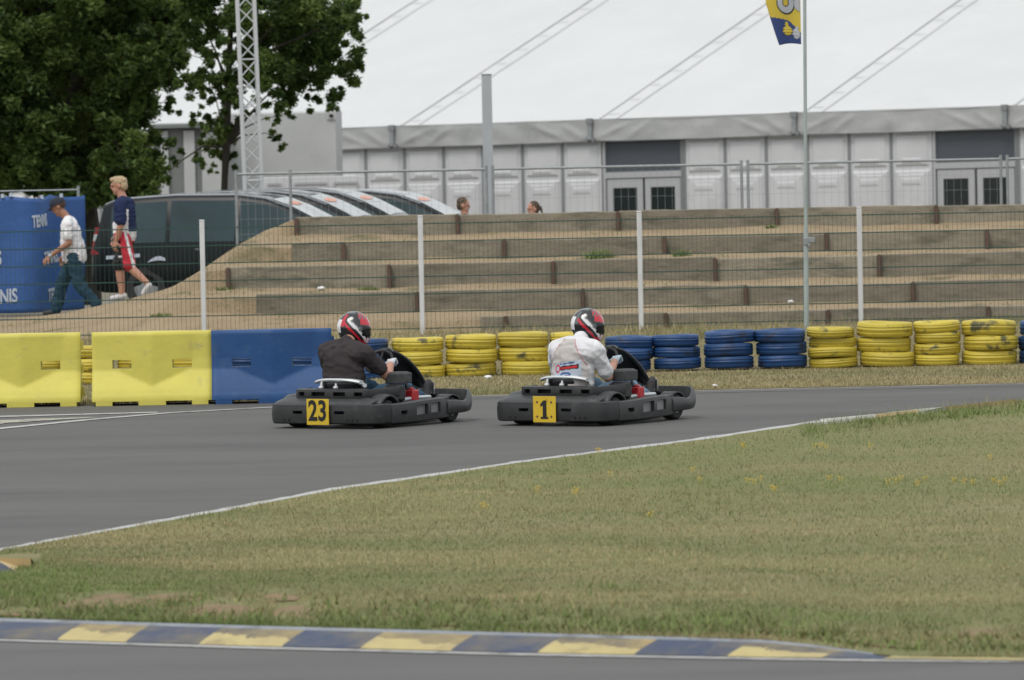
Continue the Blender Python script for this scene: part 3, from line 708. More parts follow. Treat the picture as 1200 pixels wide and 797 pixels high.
for u0, u1 in ((217, 230), (238, 261), (190, 199)):
    a, b = UX(u0, D) - (x0 + x1) / 2, UX(u1, D) - (x0 + x1) / 2
    mb = MB(); mb.box(((a + b) / 2, -.04, (zt + .75) / 2), (b - a, .08, zt + .75)); mb.build('pilaster', 'container', t, bevel=.01)
D = 150; x0 = UX(306, D); x1 = UX(428, D); zt = AT(366, 207, D).z
t = thing('panel_wall', 'low pale panelled wall above the parked van roofs', 'low wall', ((x0 + x1) / 2, D, -.8)); w = x1 - x0
mb = MB(); mb.box((0, .1, (zt + .8) / 2), (w, .2, zt + .8)); mb.build('wall', 'panel', t, bevel=.01)
for u0, u1 in ((314, 330), (346, 384), (392, 420)):
    a, b = UX(u0, D) - (x0 + x1) / 2, UX(u1, D) - (x0 + x1) / 2; zc = AT(366, 228, D).z + .8
    mb = MB(); z0 = zc - .5; z1 = zt + .8 - .13
    for (q, r) in (((a + b) / 2, z1), ((a + b) / 2, z0)): mb.box((q, -.012, r), (b - a, .03, .045))
    for q in (a, b): mb.box((q, -.012, (z0 + z1) / 2), (.045, .03, z1 - z0 - .05))
    mb.build('panel_frame', 'frame_grey', t)

# ------------------------------------------------------------------ blue banner on the fence
BZ = 1.83; BP = [(-140, 118.6), (-60, 118.5), (0, 118.45), (26, 118.42), (36, 118.46), (43, 118.54), (49, 118.68), (56, 118.88), (70, 119.25), (99, 119.75)]
BW = [Vector((UX(u, d, 300), d, 0)) for u, d in BP]
BL = [0]
for a, b in zip(BW, BW[1:]): BL.append(BL[-1] + (b - a).length)
def banp(l, z, lift=0.0):
    for i in range(len(BL) - 1):
        if l <= BL[i + 1] or i == len(BL) - 2:
            p = BW[i].lerp(BW[i + 1], (l - BL[i]) / (BL[i + 1] - BL[i])); d = (BW[i + 1] - BW[i]).normalized(); break
    nrm = Vector((d.y, -d.x, 0))
    f = .045 * noise.noise(Vector((l * 1.7, z * .8, 2))) + .012 * math.sin(l * 5 + z) * (z / BZ) + lift
    return p + nrm * f + Vector((0, 0, z - (.05 * abs(math.sin(l * 3.1)) * max(0, (z / BZ - .8) / .2))))
mb = MB(); mb.grid(90, 24, lambda a, b: banp(BL[-1] * a, .02 + (BZ - .02) * b))
bn = tag(mb.build('banner', 'banner', fix=False), 'blue printed banner with white lettering tied along the fence at left', 'banner')
sm = bn.modifiers.new('solid', 'SOLIDIFY'); sm.thickness = .004; sm.offset = -1
def ban_text(txt, u, v, size, sx=1.0):
    l = interp([(BP[i][0], BL[i]) for i in range(len(BP))], u); d = interp(BP, u); z = AT(u, v, d).z
    me = text_mesh(txt, size, .002, .008, sx)
    for vv in me.vertices: vv.co = banp(l + vv.co.x, z + vv.co.y + .07 * vv.co.x, .012 + vv.co.z)
    finish('lettering', me, 'print_white', bn, False)
ban_text('TENNIS', -4, 349, .30, .62); ban_text('TENNIS', -22, 305, .30, .62)
ban_text('TENNIS', 47.5, 259, .27, .45); ban_text('TENNIS', 58, 302, .27, .60); ban_text('TENNIS', 64, 345, .27, .60)
for u in (4, 14, 50, 75):
    l = interp([(BP[i][0], BL[i]) for i in range(len(BP))], u); mb = MB(); mb.box(banp(l, BZ + .02, .0), (.05, .05, .06)); mb.build('tie', 'print_white', bn)

# ------------------------------------------------------------------ parked dark vans
ST = [(-2.34, .45, .80, .90, .80, .70), (-2.30, .30, .95, 1.15, .86, .72), (-2.16, .26, .98, 1.66, .88, .68), (-1.95, .25, .99, 1.74, .89, .68), (-1.0, .25, 1.0, 1.79, .90, .69),
      (0, .25, 1.0, 1.78, .90, .69), (.45, .25, 1.0, 1.72, .90, .68), (.85, .25, 1.0, 1.57, .90, .68), (1.25, .25, 1.0, 1.36, .90, .70), (1.62, .25, .98, 1.13, .89, .74), (2.0, .26, .86, .99, .86, .70), (2.28, .3, .68, .80, .78, .62), (2.38, .42, .55, .62, .66, .5)]
def sta(x, k): return interp([(q[0], q[k]) for q in ST], x)
def vside(x, t, sgn, lift=.0):
    return Vector((x, sgn * (sta(x, 4) + (sta(x, 5) + .02 - sta(x, 4)) * t + lift), sta(x, 2) + (sta(x, 3) - .075 - sta(x, 2)) * t))
def vtop(x, y, lift=0): 
    w = sta(x, 5); return Vector((x, y, sta(x, 3) - .03 * (y / w) ** 2 - (.04 if abs(y) > w * .93 else 0) + lift))
def make_van(label):
    t = thing('parked_van', label, 'van', (0, 0, 0), 0, 'dark vans parked side by side')
    mb = MB(); rings = []
    xs = sorted(set([q[0] for q in ST] + [-1.5, -.5, .65, 1.05, 1.45]))
    for x in xs:
        zb, zl, zr, wb, wr = (sta(x, k) for k in (1, 2, 3, 4, 5))
        h = [(wb * .9, zb), (wb, zb + .12), (wb * 1.005, (zb + zl) / 2), (wb, zl), (wr + .02, zr - .075), (wr - .03, zr - .03), (wr - .12, zr - .006), (wr * .4, zr), ]
        ring = [Vector((x, -a, b)) for a, b in h] + [Vector((x, a, b)) for a, b in h[::-1]]
        rings.append([mb.bm.verts.new(p) for p in ring])
    n = len(rings[0])
    for A, B in zip(rings, rings[1:]):
        for k in range(n):
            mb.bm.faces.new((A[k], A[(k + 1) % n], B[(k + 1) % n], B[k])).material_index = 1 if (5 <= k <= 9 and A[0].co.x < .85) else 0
    mb.bm.faces.new(rings[0]); mb.bm.faces.new(rings[-1][::-1])
    mb.build('body', ['car_paint', 'car_roof'], t, ang=50)
    for sg in (-1, 1):
        for x0, x1, nm in ((-2.02, -1.12, 'rear_quarter_window'), (-1.05, .0, 'sliding_door_window'), (.07, 1.12, 'front_door_window')):
            mb = MB(); mb.grid(8, 4, lambda a, b: vside(x0 + (x1 - x0) * a, .05 + .90 * b, sg, .008)); mb.build(nm, 'car_glass_side', t, fix=False)
        mb = MB(); mb.ell((1.12, sg * 1.02, 1.12), (.09, .12, .09)); mb.tube((1.12, sg * .88, 1.06), (1.12, sg * .98, 1.09), .03); mb.build('wing_mirror', 'car_paint', t)
        mb = MB(); mb.grid(3, 4, lambda a, b: Vector((-2.335 + .12 * a + .05 * b, sg * (.868 - .10 * b + .012), .86 + .42 * b)), lambda a, b: 1 if .45 < b < .7 else 0); mb.build('tail_lamp', ['lamp_red', 'plate_reflect_white'], t, fix=False)
        for x in (-1.45, 1.45):
            w = MB(); w.lathe([(.2, -.1), (.31, -.1), (.335, -.06), (.335, .06), (.31, .1), (.2, .1)], 24, (0, 0, 0), 'Y'); wo = w.build('wheel', 'rubber', t); wo.location = (x, sg * .80, .335)
            w = MB(); w.lathe([(.0, .085), (.06, .10), (.2, .075), (.205, .0), (.0, -.0)], 20, (0, 0, 0), 'Y', closed=False); ro = w.build('rim', 'galv', wo); ro.rotation_euler = (0, 0, 0 if sg > 0 else PI)
        mb = MB(); mb.box((-.55, sg * .909, .92), (.16, .02, .03)); mb.build('door_handle', 'car_roof', t)
        for x in (-1.08, .03):
            mb = MB(); mb.grid(1, 6, lambda a, b: Vector((x + .012 * a, sg * (sta(x, 4) * (1.0 if b < .99 else 1) + .006), .34 + .62 * b))); mb.build('door_gap', 'hole', t, fix=False)
    mb = MB(); mb.grid(12, 12, lambda a, b: vtop(.52 + 1.06 * a, (b - .5) * 2 * (sta(.52 + 1.06 * a, 5) - .09), .012)); mb.build('windscreen', 'car_glass', t, fix=False)
    mb = MB(); mb.grid(8, 12, lambda a, b: vtop(.56 + .74 * a, (b - .5) * 2 * (sta(.6, 5) - .10), .018)); sb = mb.build('windscreen_reflection', 'plate_reflect_white', t, fix=False)  # white sheet standing in for bright sky and tent mirrored in the windscreen
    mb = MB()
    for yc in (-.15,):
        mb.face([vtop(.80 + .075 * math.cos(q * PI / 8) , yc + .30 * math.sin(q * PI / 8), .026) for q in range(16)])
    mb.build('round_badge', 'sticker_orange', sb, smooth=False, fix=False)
    mb = MB(); mb.box((-2.37, 0, .72), (.02, .52, .11)); mb.build('number_plate', 'plate_reflect_white', t)
    mb = MB(); mb.grid(1, 6, lambda a, b: Vector((-2.30 + .08 * a, (b - .5) * 1.1, 1.14 + .40 * a))); mb.build('rear_window', 'car_glass', t, fix=False)
    for x in (-2.2,):
        mb = MB(); mb.grid(4, 1, lambda a, b: Vector((-2.08 + .55 * a, -.905 - .006, .78 + .055 * b + .03 * a))); mb.k = 0; mb.build('side_lettering', 'print_white', t, fix=False)
        mb = MB(); mb.grid(8, 1, lambda a, b: Vector((-1.42 + .30 * a, -.905 - .006, .72 + .10 * math.sin(a * 2.4) * (.35 + .65 * b)))); mb.build('side_emblem', 'print_white', t, fix=False)
    return t
PSI = -R(13)
VANS = [(392, 119.6, 'dark van nearest the camera, standing behind the two walking men'), (433, 122.0, 'second of four dark vans, seen by its painted white windscreen reflection'),
        (474, 124.4, 'third of four dark vans, seen by its painted white windscreen reflection'), (541, 127.2, 'farthest dark van, its side window showing beside the short haired head')]
v0 = None
for i, (u, D, lab) in enumerate(VANS):
    v = make_van(lab) if i == 0 else copy_tree(v0); v0 = v0 or v
    v['label'] = lab; v.location = (UX(u, D, 262) - 1.35 - .02, D + 1.05, gz(D) ); v.rotation_euler = (0, 0, PSI)

# ------------------------------------------------------------------ people
class Body:
    def __init__(s, mats): s.P = []; s.mats = mats; s.mb = MB(); s.over = None
    def cap(s, p0, p1, r0, r1, m):
        p0, p1 = Vector(p0), Vector(p1); s.P.append(('c', p0, p1, r0, r1, s.mats.index(m)))
        s.mb.tube(p0, p1, r0, r1, 14); s.mb.ell(p0, (r0,) * 3, sub=2); s.mb.ell(p1, (r1,) * 3, sub=2); return s
    def stack(s, c0, c1, r0, r1, m, mid=None, n=9):
        c0, c1 = Vector(c0), Vector(c1)
        for i in range(n):
            t = i / (n - 1); r = [a + (b - a) * t for a, b in zip(r0, r1)]; k = math.sin(t * PI)
            if mid: r[0] += (mid[0] - (r0[0] + r1[0]) / 2) * k; r[1] += (mid[1] - (r0[1] + r1[1]) / 2) * k
            s.ell(c0.lerp(c1, t), r, m)
        return s
    def chain(s, pts, rs, m):
        for i in range(len(pts) - 1): s.cap(pts[i], pts[i + 1], rs[i], rs[i + 1], m)
    def ell(s, c, r, m, rot=None):
        rot = rot or Matrix.Identity(3); s.P.append(('e', Vector(c), Vector(r), rot.copy(), 0, s.mats.index(m))); s.mb.ell(c, r, rot, 3); return s
    def head(s, c, yaw, pitch=0, skin='skin', k=1.0, hair=None, roll=0):
        c = Vector(c); q = Matrix.Rotation(yaw, 3, 'Z') @ Matrix.Rotation(pitch, 3, 'Y') @ Matrix.Rotation(roll, 3, 'X')
        def e(o, r, m): s.ell(c + q @ (Vector(o) * k), [x * k for x in r], m, q)
        e((-.005, 0, .035), (.098, .078, .095), skin); e((.022, 0, -.045), (.072, .060, .075), skin); e((.062, 0, -.10), (.028, .030, .024), skin)
        e((.098, 0, -.012), (.020, .014, .024), skin); e((.085, 0, .03), (.02, .05, .014), skin)
        for y in (-1, 1): e((-.008, y * .078, -.005), (.024, .013, .036), skin); 
        if 'eye' in s.mats:
            for y in (-1, 1): e((.082, y * .033, .008), (.013, .013, .008), 'eye')
            e((.086, 0, -.062), (.010, .026, .006), 'eye')
        return c, q
    def hand(s, w, d, n, m, k=1.0, curl=.35):
        w, d, n = Vector(w), Vector(d).normalized(), Vector(n).normalized(); sd = d.cross(n).normalized()
        pc = w + d * .05 * k
        s.ell(pc, (.045 * k, .04 * k, .017 * k), m, Matrix((d, sd, n)).transposed())
        for i, ln in enumerate((.066, .075, .070, .055)):
            a = pc + d * .04 * k + sd * (i - 1.5) * .021 * k; b = a + (d * (1 - curl * .5) - n * curl) .normalized() * ln * .55 * k
            e = b + (d * (1 - curl * 1.3) - n * curl * 1.4).normalized() * ln * .5 * k
            s.chain([a, b, e], [.0105 * k, .0098 * k, .009 * k], m)
        a = pc - d * .02 * k - sd * .035 * k; s.chain([a, a + (d * .6 - sd * .5 - n * .3).normalized() * .04 * k, a + (d * .75 - sd * .3 - n * .6).normalized() * .07 * k], [.013 * k, .012 * k, .010 * k], m)
    def build(s, name, voxel=.009, it=5, parent=None):
        bm = s.mb.bm; me = bpy.data.meshes.new(name); bm.to_mesh(me); bm.free()
        t = bpy.data.objects.new('tmp', me); COL.objects.link(t)
        r = t.modifiers.new('r', 'REMESH'); r.mode = 'VOXEL'; r.voxel_size = voxel
        q = t.modifiers.new('s', 'SMOOTH'); q.factor = .5; q.iterations = it
        dg = bpy.context.evaluated_depsgraph_get(); nm = bpy.data.meshes.new_from_object(t.evaluated_get(dg)); bpy.data.objects.remove(t)
        n = len(nm.polygons); c = np.zeros(n * 3, np.float32); nm.polygons.foreach_get('center', c); c = c.reshape(-1, 3)
        best = np.full(n, 1e9); mi = np.zeros(n, np.int32)
        for p in s.P:
            if p[0] == 'c':
                a, b = np.array(p[1]), np.array(p[2]); ab = b - a; tt = np.clip(((c - a) @ ab) / max(1e-9, ab @ ab), 0, 1)
                d = np.linalg.norm(c - a - tt[:, None] * ab, axis=1) - (p[3] + (p[4] - p[3]) * tt)
            else:
                q3 = (c - np.array(p[1])) @ np.array(p[3]); r3 = np.array(p[2]); k0 = np.linalg.norm(q3 / r3, axis=1); k1 = np.linalg.norm(q3 / r3 ** 2, axis=1)
                d = k0 * (k0 - 1) / np.maximum(k1, 1e-6)
            w = d < best; best[w] = d[w]; mi[w] = p[5]
        if s.over: mi = s.over(c, mi)
        cloth = np.array([m.startswith(('shirt', 'navy', 'jeans', 'denim', 'shorts')) for m in s.mats]); vw = np.zeros(len(nm.vertices))
        lt = np.zeros(n, np.int32); nm.polygons.foreach_get('loop_total', lt); lv = np.zeros(len(nm.loops), np.int32); nm.loops.foreach_get('vertex_index', lv)
        np.maximum.at(vw, lv, np.repeat(cloth[mi].astype(float), lt))
        nv_ = len(nm.vertices); co = np.zeros(nv_ * 3, np.float32); nm.vertices.foreach_get('co', co); co = co.reshape(-1, 3)
        no = np.zeros(nv_ * 3, np.float32); nm.vertex_normals.foreach_get('vector', no); no = no.reshape(-1, 3); hair = s.mats[0].startswith('hair')
        for i_ in (range(nv_) if hair else np.nonzero(vw)[0]):
            x_, y_, z_ = (float(q_) for q_ in co[i_])
            if hair: d_ = .012 * noise.noise(Vector((x_ * 55, y_ * 55, z_ * 38))) + .006 * noise.noise(Vector((x_ * 110, y_ * 110, z_ * 70)))
            else:
                f_ = noise.noise(Vector((x_ * 7 + z_ * 5, y_ * 7 - z_ * 3, z_ * 8))); g_ = noise.noise(Vector((x_ * 16 - z_ * 9, y_ * 15, z_ * 22 + 7)))
                d_ = .013 * (1 - 2 * abs(f_)) - .005 + .006 * g_
            co[i_] += no[i_] * d_
        nm.vertices.foreach_set('co', co.ravel())
        nm.materials.clear()
        o = finish(name, nm, s.mats, parent, True, 180)
        nm.polygons.foreach_set('material_index', mi.astype(np.int32)); nm.update()
        return o
M['eye'] = mat('eye', (.09, .035, .028), .5)

def helmet(parent, c, yaw, pitch=0, roll=0, variant=0):
    a, b, h = .172, .132, .180
    def pt(az, el, k=1.0):
        d = Vector((math.cos(el) * math.cos(az), math.cos(el) * math.sin(az), math.sin(el)))
        p = Vector((a * d.x, b * d.y, h * d.z))
        if d.z < 0:
            q = min(1, -d.z * 1.6)
            if d.x > 0: p.x += .030 * q * d.x; p.z -= .016 * q * d.x
            else: p.x *= 1 - .12 * q
            p.y *= 1 - .10 * q
        return p * k
    def zone(az, el):
        A = math.degrees(az); e = math.degrees(el); s_ = abs(A)
        if e < -52: return 0
        if s_ < 58 and -19 < e < 17: return 0
        if s_ < 62 and 17 <= e < 44 - .15 * s_: return 1 if (s_ > 12 or e < 30) else 2
        if s_ < 70 and 44 - .15 * s_ <= e < 66: return (3 if int((s_ + e) / 9) % 2 else 1)
        ln = e - (s_ - 78) * .75
        if 34 < s_ < 118 and -4 < ln < 8: return 2
        if 70 < s_ < 100 and 8 <= ln < 14: return 3
        if 36 < s_ < 128 and -24 < ln < -14: return 1
        if s_ < 34 and -46 < e < -22: return 2 if 14 < s_ < 30 and e > -40 else 1
        if 34 <= s_ < 50 and -50 < e < -30: return 1
        if s_ > 138 and -18 < e < 26: return 3 if (((180 - s_) / 16) ** 2 + ((e - 4) / 12) ** 2 < 1 and ((180 - s_) / 10) ** 2 + ((e - 4) / 7) ** 2 > 1) else 2
        if 124 < s_ <= 138 and 2 < e < 48: return 1 if variant == 0 else 3
        if e > 58: return 3 if s_ > 90 else 0
        return 0
    mb = MB(); nu, nv = 96, 52
    mb.grid(nu, nv, lambda u, v: pt(-PI + 2 * PI * u, R(-62) + R(152) * v), lambda u, v: zone(-PI + 2 * PI * u, R(-62) + R(152) * v))
    bmesh.ops.remove_doubles(mb.bm, verts=mb.bm.verts, dist=.0004)
    sh = mb.build('helmet', ['h_black', 'h_red', 'h_white', 'h_grey'], parent, ang=60)
    mb = MB(); mb.grid(24, 10, lambda u, v: pt(R(-54 + 108 * u), R(-15 + 29 * v), 1.022)); vz = mb.build('visor', 'visor', sh, ang=80); sd = vz.modifiers.new('s', 'SOLIDIFY'); sd.thickness = .004
    for sg in (-1, 1):
        mb = MB(); p = pt(sg * R(62), R(2), 1.01); mb.tube(p - p.normalized() * .01, p + p.normalized() * .006, .022, .018, 14); mb.build('visor_hinge', 'h_grey', sh)
    mb = MB(); mb.path([pt(R(-180 + 360 * q / 40), R(-61), .995) for q in range(40)], .010, 6, True); mb.build('edge_trim', 'rubber', sh)
    sh.location = c; sh.rotation_euler = (roll, pitch, yaw)
    return sh

TH_K = R(56)
def driver(name, label, shirt, back, glove, leg, ys, lean, elbR, white, ang):
    mats = [shirt, 'skin', glove, leg, 'shoe', back, 'red_piping', 'print_white', 'sticker_red', 'print_blue', 'ink', 'shirt_pale']
    B = Body(mats); y = ys
    B.ell((-.27, 0, .20), (.19, .205, .15), leg)
    B.stack((-.29, y * .2, .28), (-.345, y * .85, .70), (.165, .20, .12), (.135, .215, .13), shirt, (.170, .235), 24)
    for sg in (-1, 1):
        B.cap((-.315, y + sg * .04, .815), (-.315, y + sg * .20, .765), .078, .092, shirt); B.cap((-.33, y + sg * .03, .77), (-.33, y + sg * .16, .72), .11, .11, shirt)
    B.cap((-.29, y, .80), (-.17, y + lean, .93), .075, .068, 'skin' if not white else 'shirt_pale'); B.ell((-.13, y + lean, .985), (.10, .08, .12), 'skin')
    if not white: B.cap((-.31, y, .815), (-.26, y, .85), .085, .075, shirt)
    WR = {}
    for sg, el in ((-1, elbR), (1, (-.02, .36, .50))):
        sh = Vector((-.30, y + sg * .235, .755)); el = Vector(el)
        hand = Vector((.285, sg * .165, .645)); wr = hand + (el - hand).normalized() * .075
        m = sh.lerp(el, .66 if not white else .82)
        B.cap(sh, m, .090, .078, shirt if not white else 'shirt_pale'); B.cap(m, el, .056, .054, 'skin')
        B.cap(el, el.lerp(wr, .35), .055, .052, 'skin'); B.cap(el.lerp(wr, .35), wr, .052, .036, 'skin')
        B.cap(wr, wr.lerp(hand, .25), .043, .040, glove)
        d = (hand - wr).normalized(); n = Vector((-.45, 0, .9)); n = (n - d * n.dot(d)).normalized()
        B.hand(wr, d, n, glove, 1.25, .9)
        # leg: hip, knee, ankle, shoe against the pedal
        hip = Vector((-.20, sg * .11, .20)); kn = Vector((.33, sg * .22, .42)); an = Vector((.80, sg * .185, .24))
        B.cap(hip, kn, .095, .068, leg); B.cap(kn, kn.lerp(an, .35), .066, .062, leg); B.cap(kn.lerp(an, .35), an, .062, .046, leg)
        B.cap(an, an + Vector((.06, 0, -.035)), .045, .040, 'shoe'); B.cap(an + Vector((.055, 0, -.02)), an + Vector((.10, 0, .14)), .044, .044, 'shoe'); B.cap(an + Vector((.05, 0, -.04)), an + Vector((.115, 0, .16)), .036, .036, 'shoe')
    if white:
        ix = {m: i for i, m in enumerate(mats)}
        def over(c, mi):
            mi = mi.copy(); bx = c[:, 0] < -.36; tor = (mi == ix[shirt])
            yy = c[:, 1] - y * .7; z = c[:, 2]
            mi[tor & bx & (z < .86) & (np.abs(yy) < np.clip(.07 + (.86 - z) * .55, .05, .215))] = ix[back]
            ed = np.abs(np.abs(yy) - np.clip(.07 + (.86 - z) * .55, .05, .215)); mi[tor & bx & (ed < .005) & (z < .86) & (z > .6)] = ix['red_piping']
            p = bx & tor
            u = (yy + .01) ; w = z - .575 + .12 * yy       # patch, low on the back
            def rect(u0, u1, w0, w1, m): mi[p & (u > u0) & (u < u1) & (w > w0) & (w < w1)] = ix[m]
            rect(-.16, .15, -.10, .06, 'print_white'); rect(-.10, .07, .035, .048, 'print_blue'); rect(-.135, .06, -.022, .022, 'ink'); rect(-.125, .05, -.012, .010, 'sticker_red')
            d = ((u - .10) / .036) ** 2 + (w / .042) ** 2; mi[p & (d < 1)] = ix['sticker_red']; mi[p & (d < .35)] = ix['print_white']
            d = ((u - .01) / .062) ** 2 + ((w + .068) / .026) ** 2; mi[p & (d < 1)] = ix['print_blue']; mi[p & (np.abs(w + .068) < .005) & (np.abs(u - .01) < .04)] = ix['print_white']
            q = p & (np.abs(yy) < .10) & (np.abs(z - .735) < .014) & (np.sin(yy * 160) > -.2); mi[q] = ix['print_blue'] if 0 else mi[q]
            return mi
        B.over = over
    o = B.build(name, .0085, 7)
    helmet(o, Vector((-.135, y + lean, .985)), R(ang), R(8), R(-3), 1 if white else 0)
    return tag(o, label, 'person', 'kart drivers')
KA = G(352, 500.2, 0) - Matrix.Rotation(TH_K, 3, 'Z') @ Vector((-.40, .50, 0)); KB = G(615.5, 497.2, 0) - Matrix.Rotation(TH_K, 3, 'Z') @ Vector((-.40, .50, 0))
d1 = driver('person', 'driver in charcoal t-shirt, white gloves and red black helmet steering kart 23', 'shirt_char', 'shirt_char', 'glove_white', 'denim', .0, .0, (-.03, -.33, .505), False, -60)
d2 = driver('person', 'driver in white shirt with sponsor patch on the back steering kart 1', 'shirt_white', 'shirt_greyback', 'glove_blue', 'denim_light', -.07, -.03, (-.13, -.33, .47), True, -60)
for d, k in ((d1, KA), (d2, KB)): d.location = k; d.rotation_euler = (0, 0, TH_K)

# ------------------------------------------------------------------ karts
def rounded(pts, rad, n=8):
    out = [Vector(pts[0])]
    for a, b, c in zip(pts, pts[1:], pts[2:]):
        a, b, c = Vector(a), Vector(b), Vector(c); r = min(rad, (a - b).length * .48, (c - b).length * .48)
        p, q = b + (a - b).normalized() * r, b + (c - b).normalized() * r
        for i in range(n + 1): t = i / n; out.append(p * (1 - t) ** 2 + b * 2 * t * (1 - t) + q * t * t)
    return out + [Vector(pts[-1])]
class Plan:                       # a plan curve by arc length
    def __init__(s, pts):
        s.p = [Vector((a.x, a.y, 0)) for a in pts]; s.l = [0]
        for a, b in zip(s.p, s.p[1:]): s.l.append(s.l[-1] + (b - a).length)
    def at(s, t):
        for i in range(len(s.l) - 1):
            if t <= s.l[i + 1] + 1e-9 or i == len(s.l) - 2:
                d = (s.p[i + 1] - s.p[i]); q = s.p[i] + d * ((t - s.l[i]) / max(1e-9, d.length))
                d0 = s.p[max(i - 1, 0) + 1] - s.p[max(i - 1, 0)]; d.normalize(); return q, Vector((-d.y, d.x, 0))
    def near(s, x, y): return min(range(len(s.l)), key=lambda i: (s.p[i] - Vector((x, y, 0))).length), None
    def t_of(s, x, y):
        best = (9, 0)
        for i in range(401):
            t = s.l[-1] * i / 400; q, _ = s.at(t); d = (q - Vector((x, y, 0))).length
            if d < best[0]: best = (d, t)
        return best[1]
def band(plan, zlo, zhi, holes, thick=.035, bulge=.012, extra_w=(), sgn=1):
    ts = set(plan.l)
    for a, b, *_ in holes: ts |= {a, b}
    L = plan.l[-1]; k = 0.0
    while k < L: ts.add(k); k += .06
    ts = sorted(ts); ts = [t for i, t in enumerate(ts) if i == 0 or t - ts[i - 1] > 1e-4]
    ws = sorted({0, .06, .25, .5, .75, .94, 1.0} | {h[2] for h in holes} | {h[3] for h in holes})
    def fo(t, w):
        q, n = plan.at(t); a, b = zlo(q, t), zhi(q, t); e = .014 if w in (0, 1.0) else 0
        return q + n * sgn * (bulge * (1 - (2 * w - 1) ** 2) - e) + Vector((0, 0, a + (b - a) * w))
    def fi(t, w):
        q, n = plan.at(t); a, b = zlo(q, t), zhi(q, t); return q - n * sgn * thick + Vector((0, 0, a + (b - a) * w))
    mb = MB(); mb.shell(ts, ws, fo, fi, lambda t, w: any(h[0] < t < h[1] and h[2] < w < h[3] for h in holes)); return mb

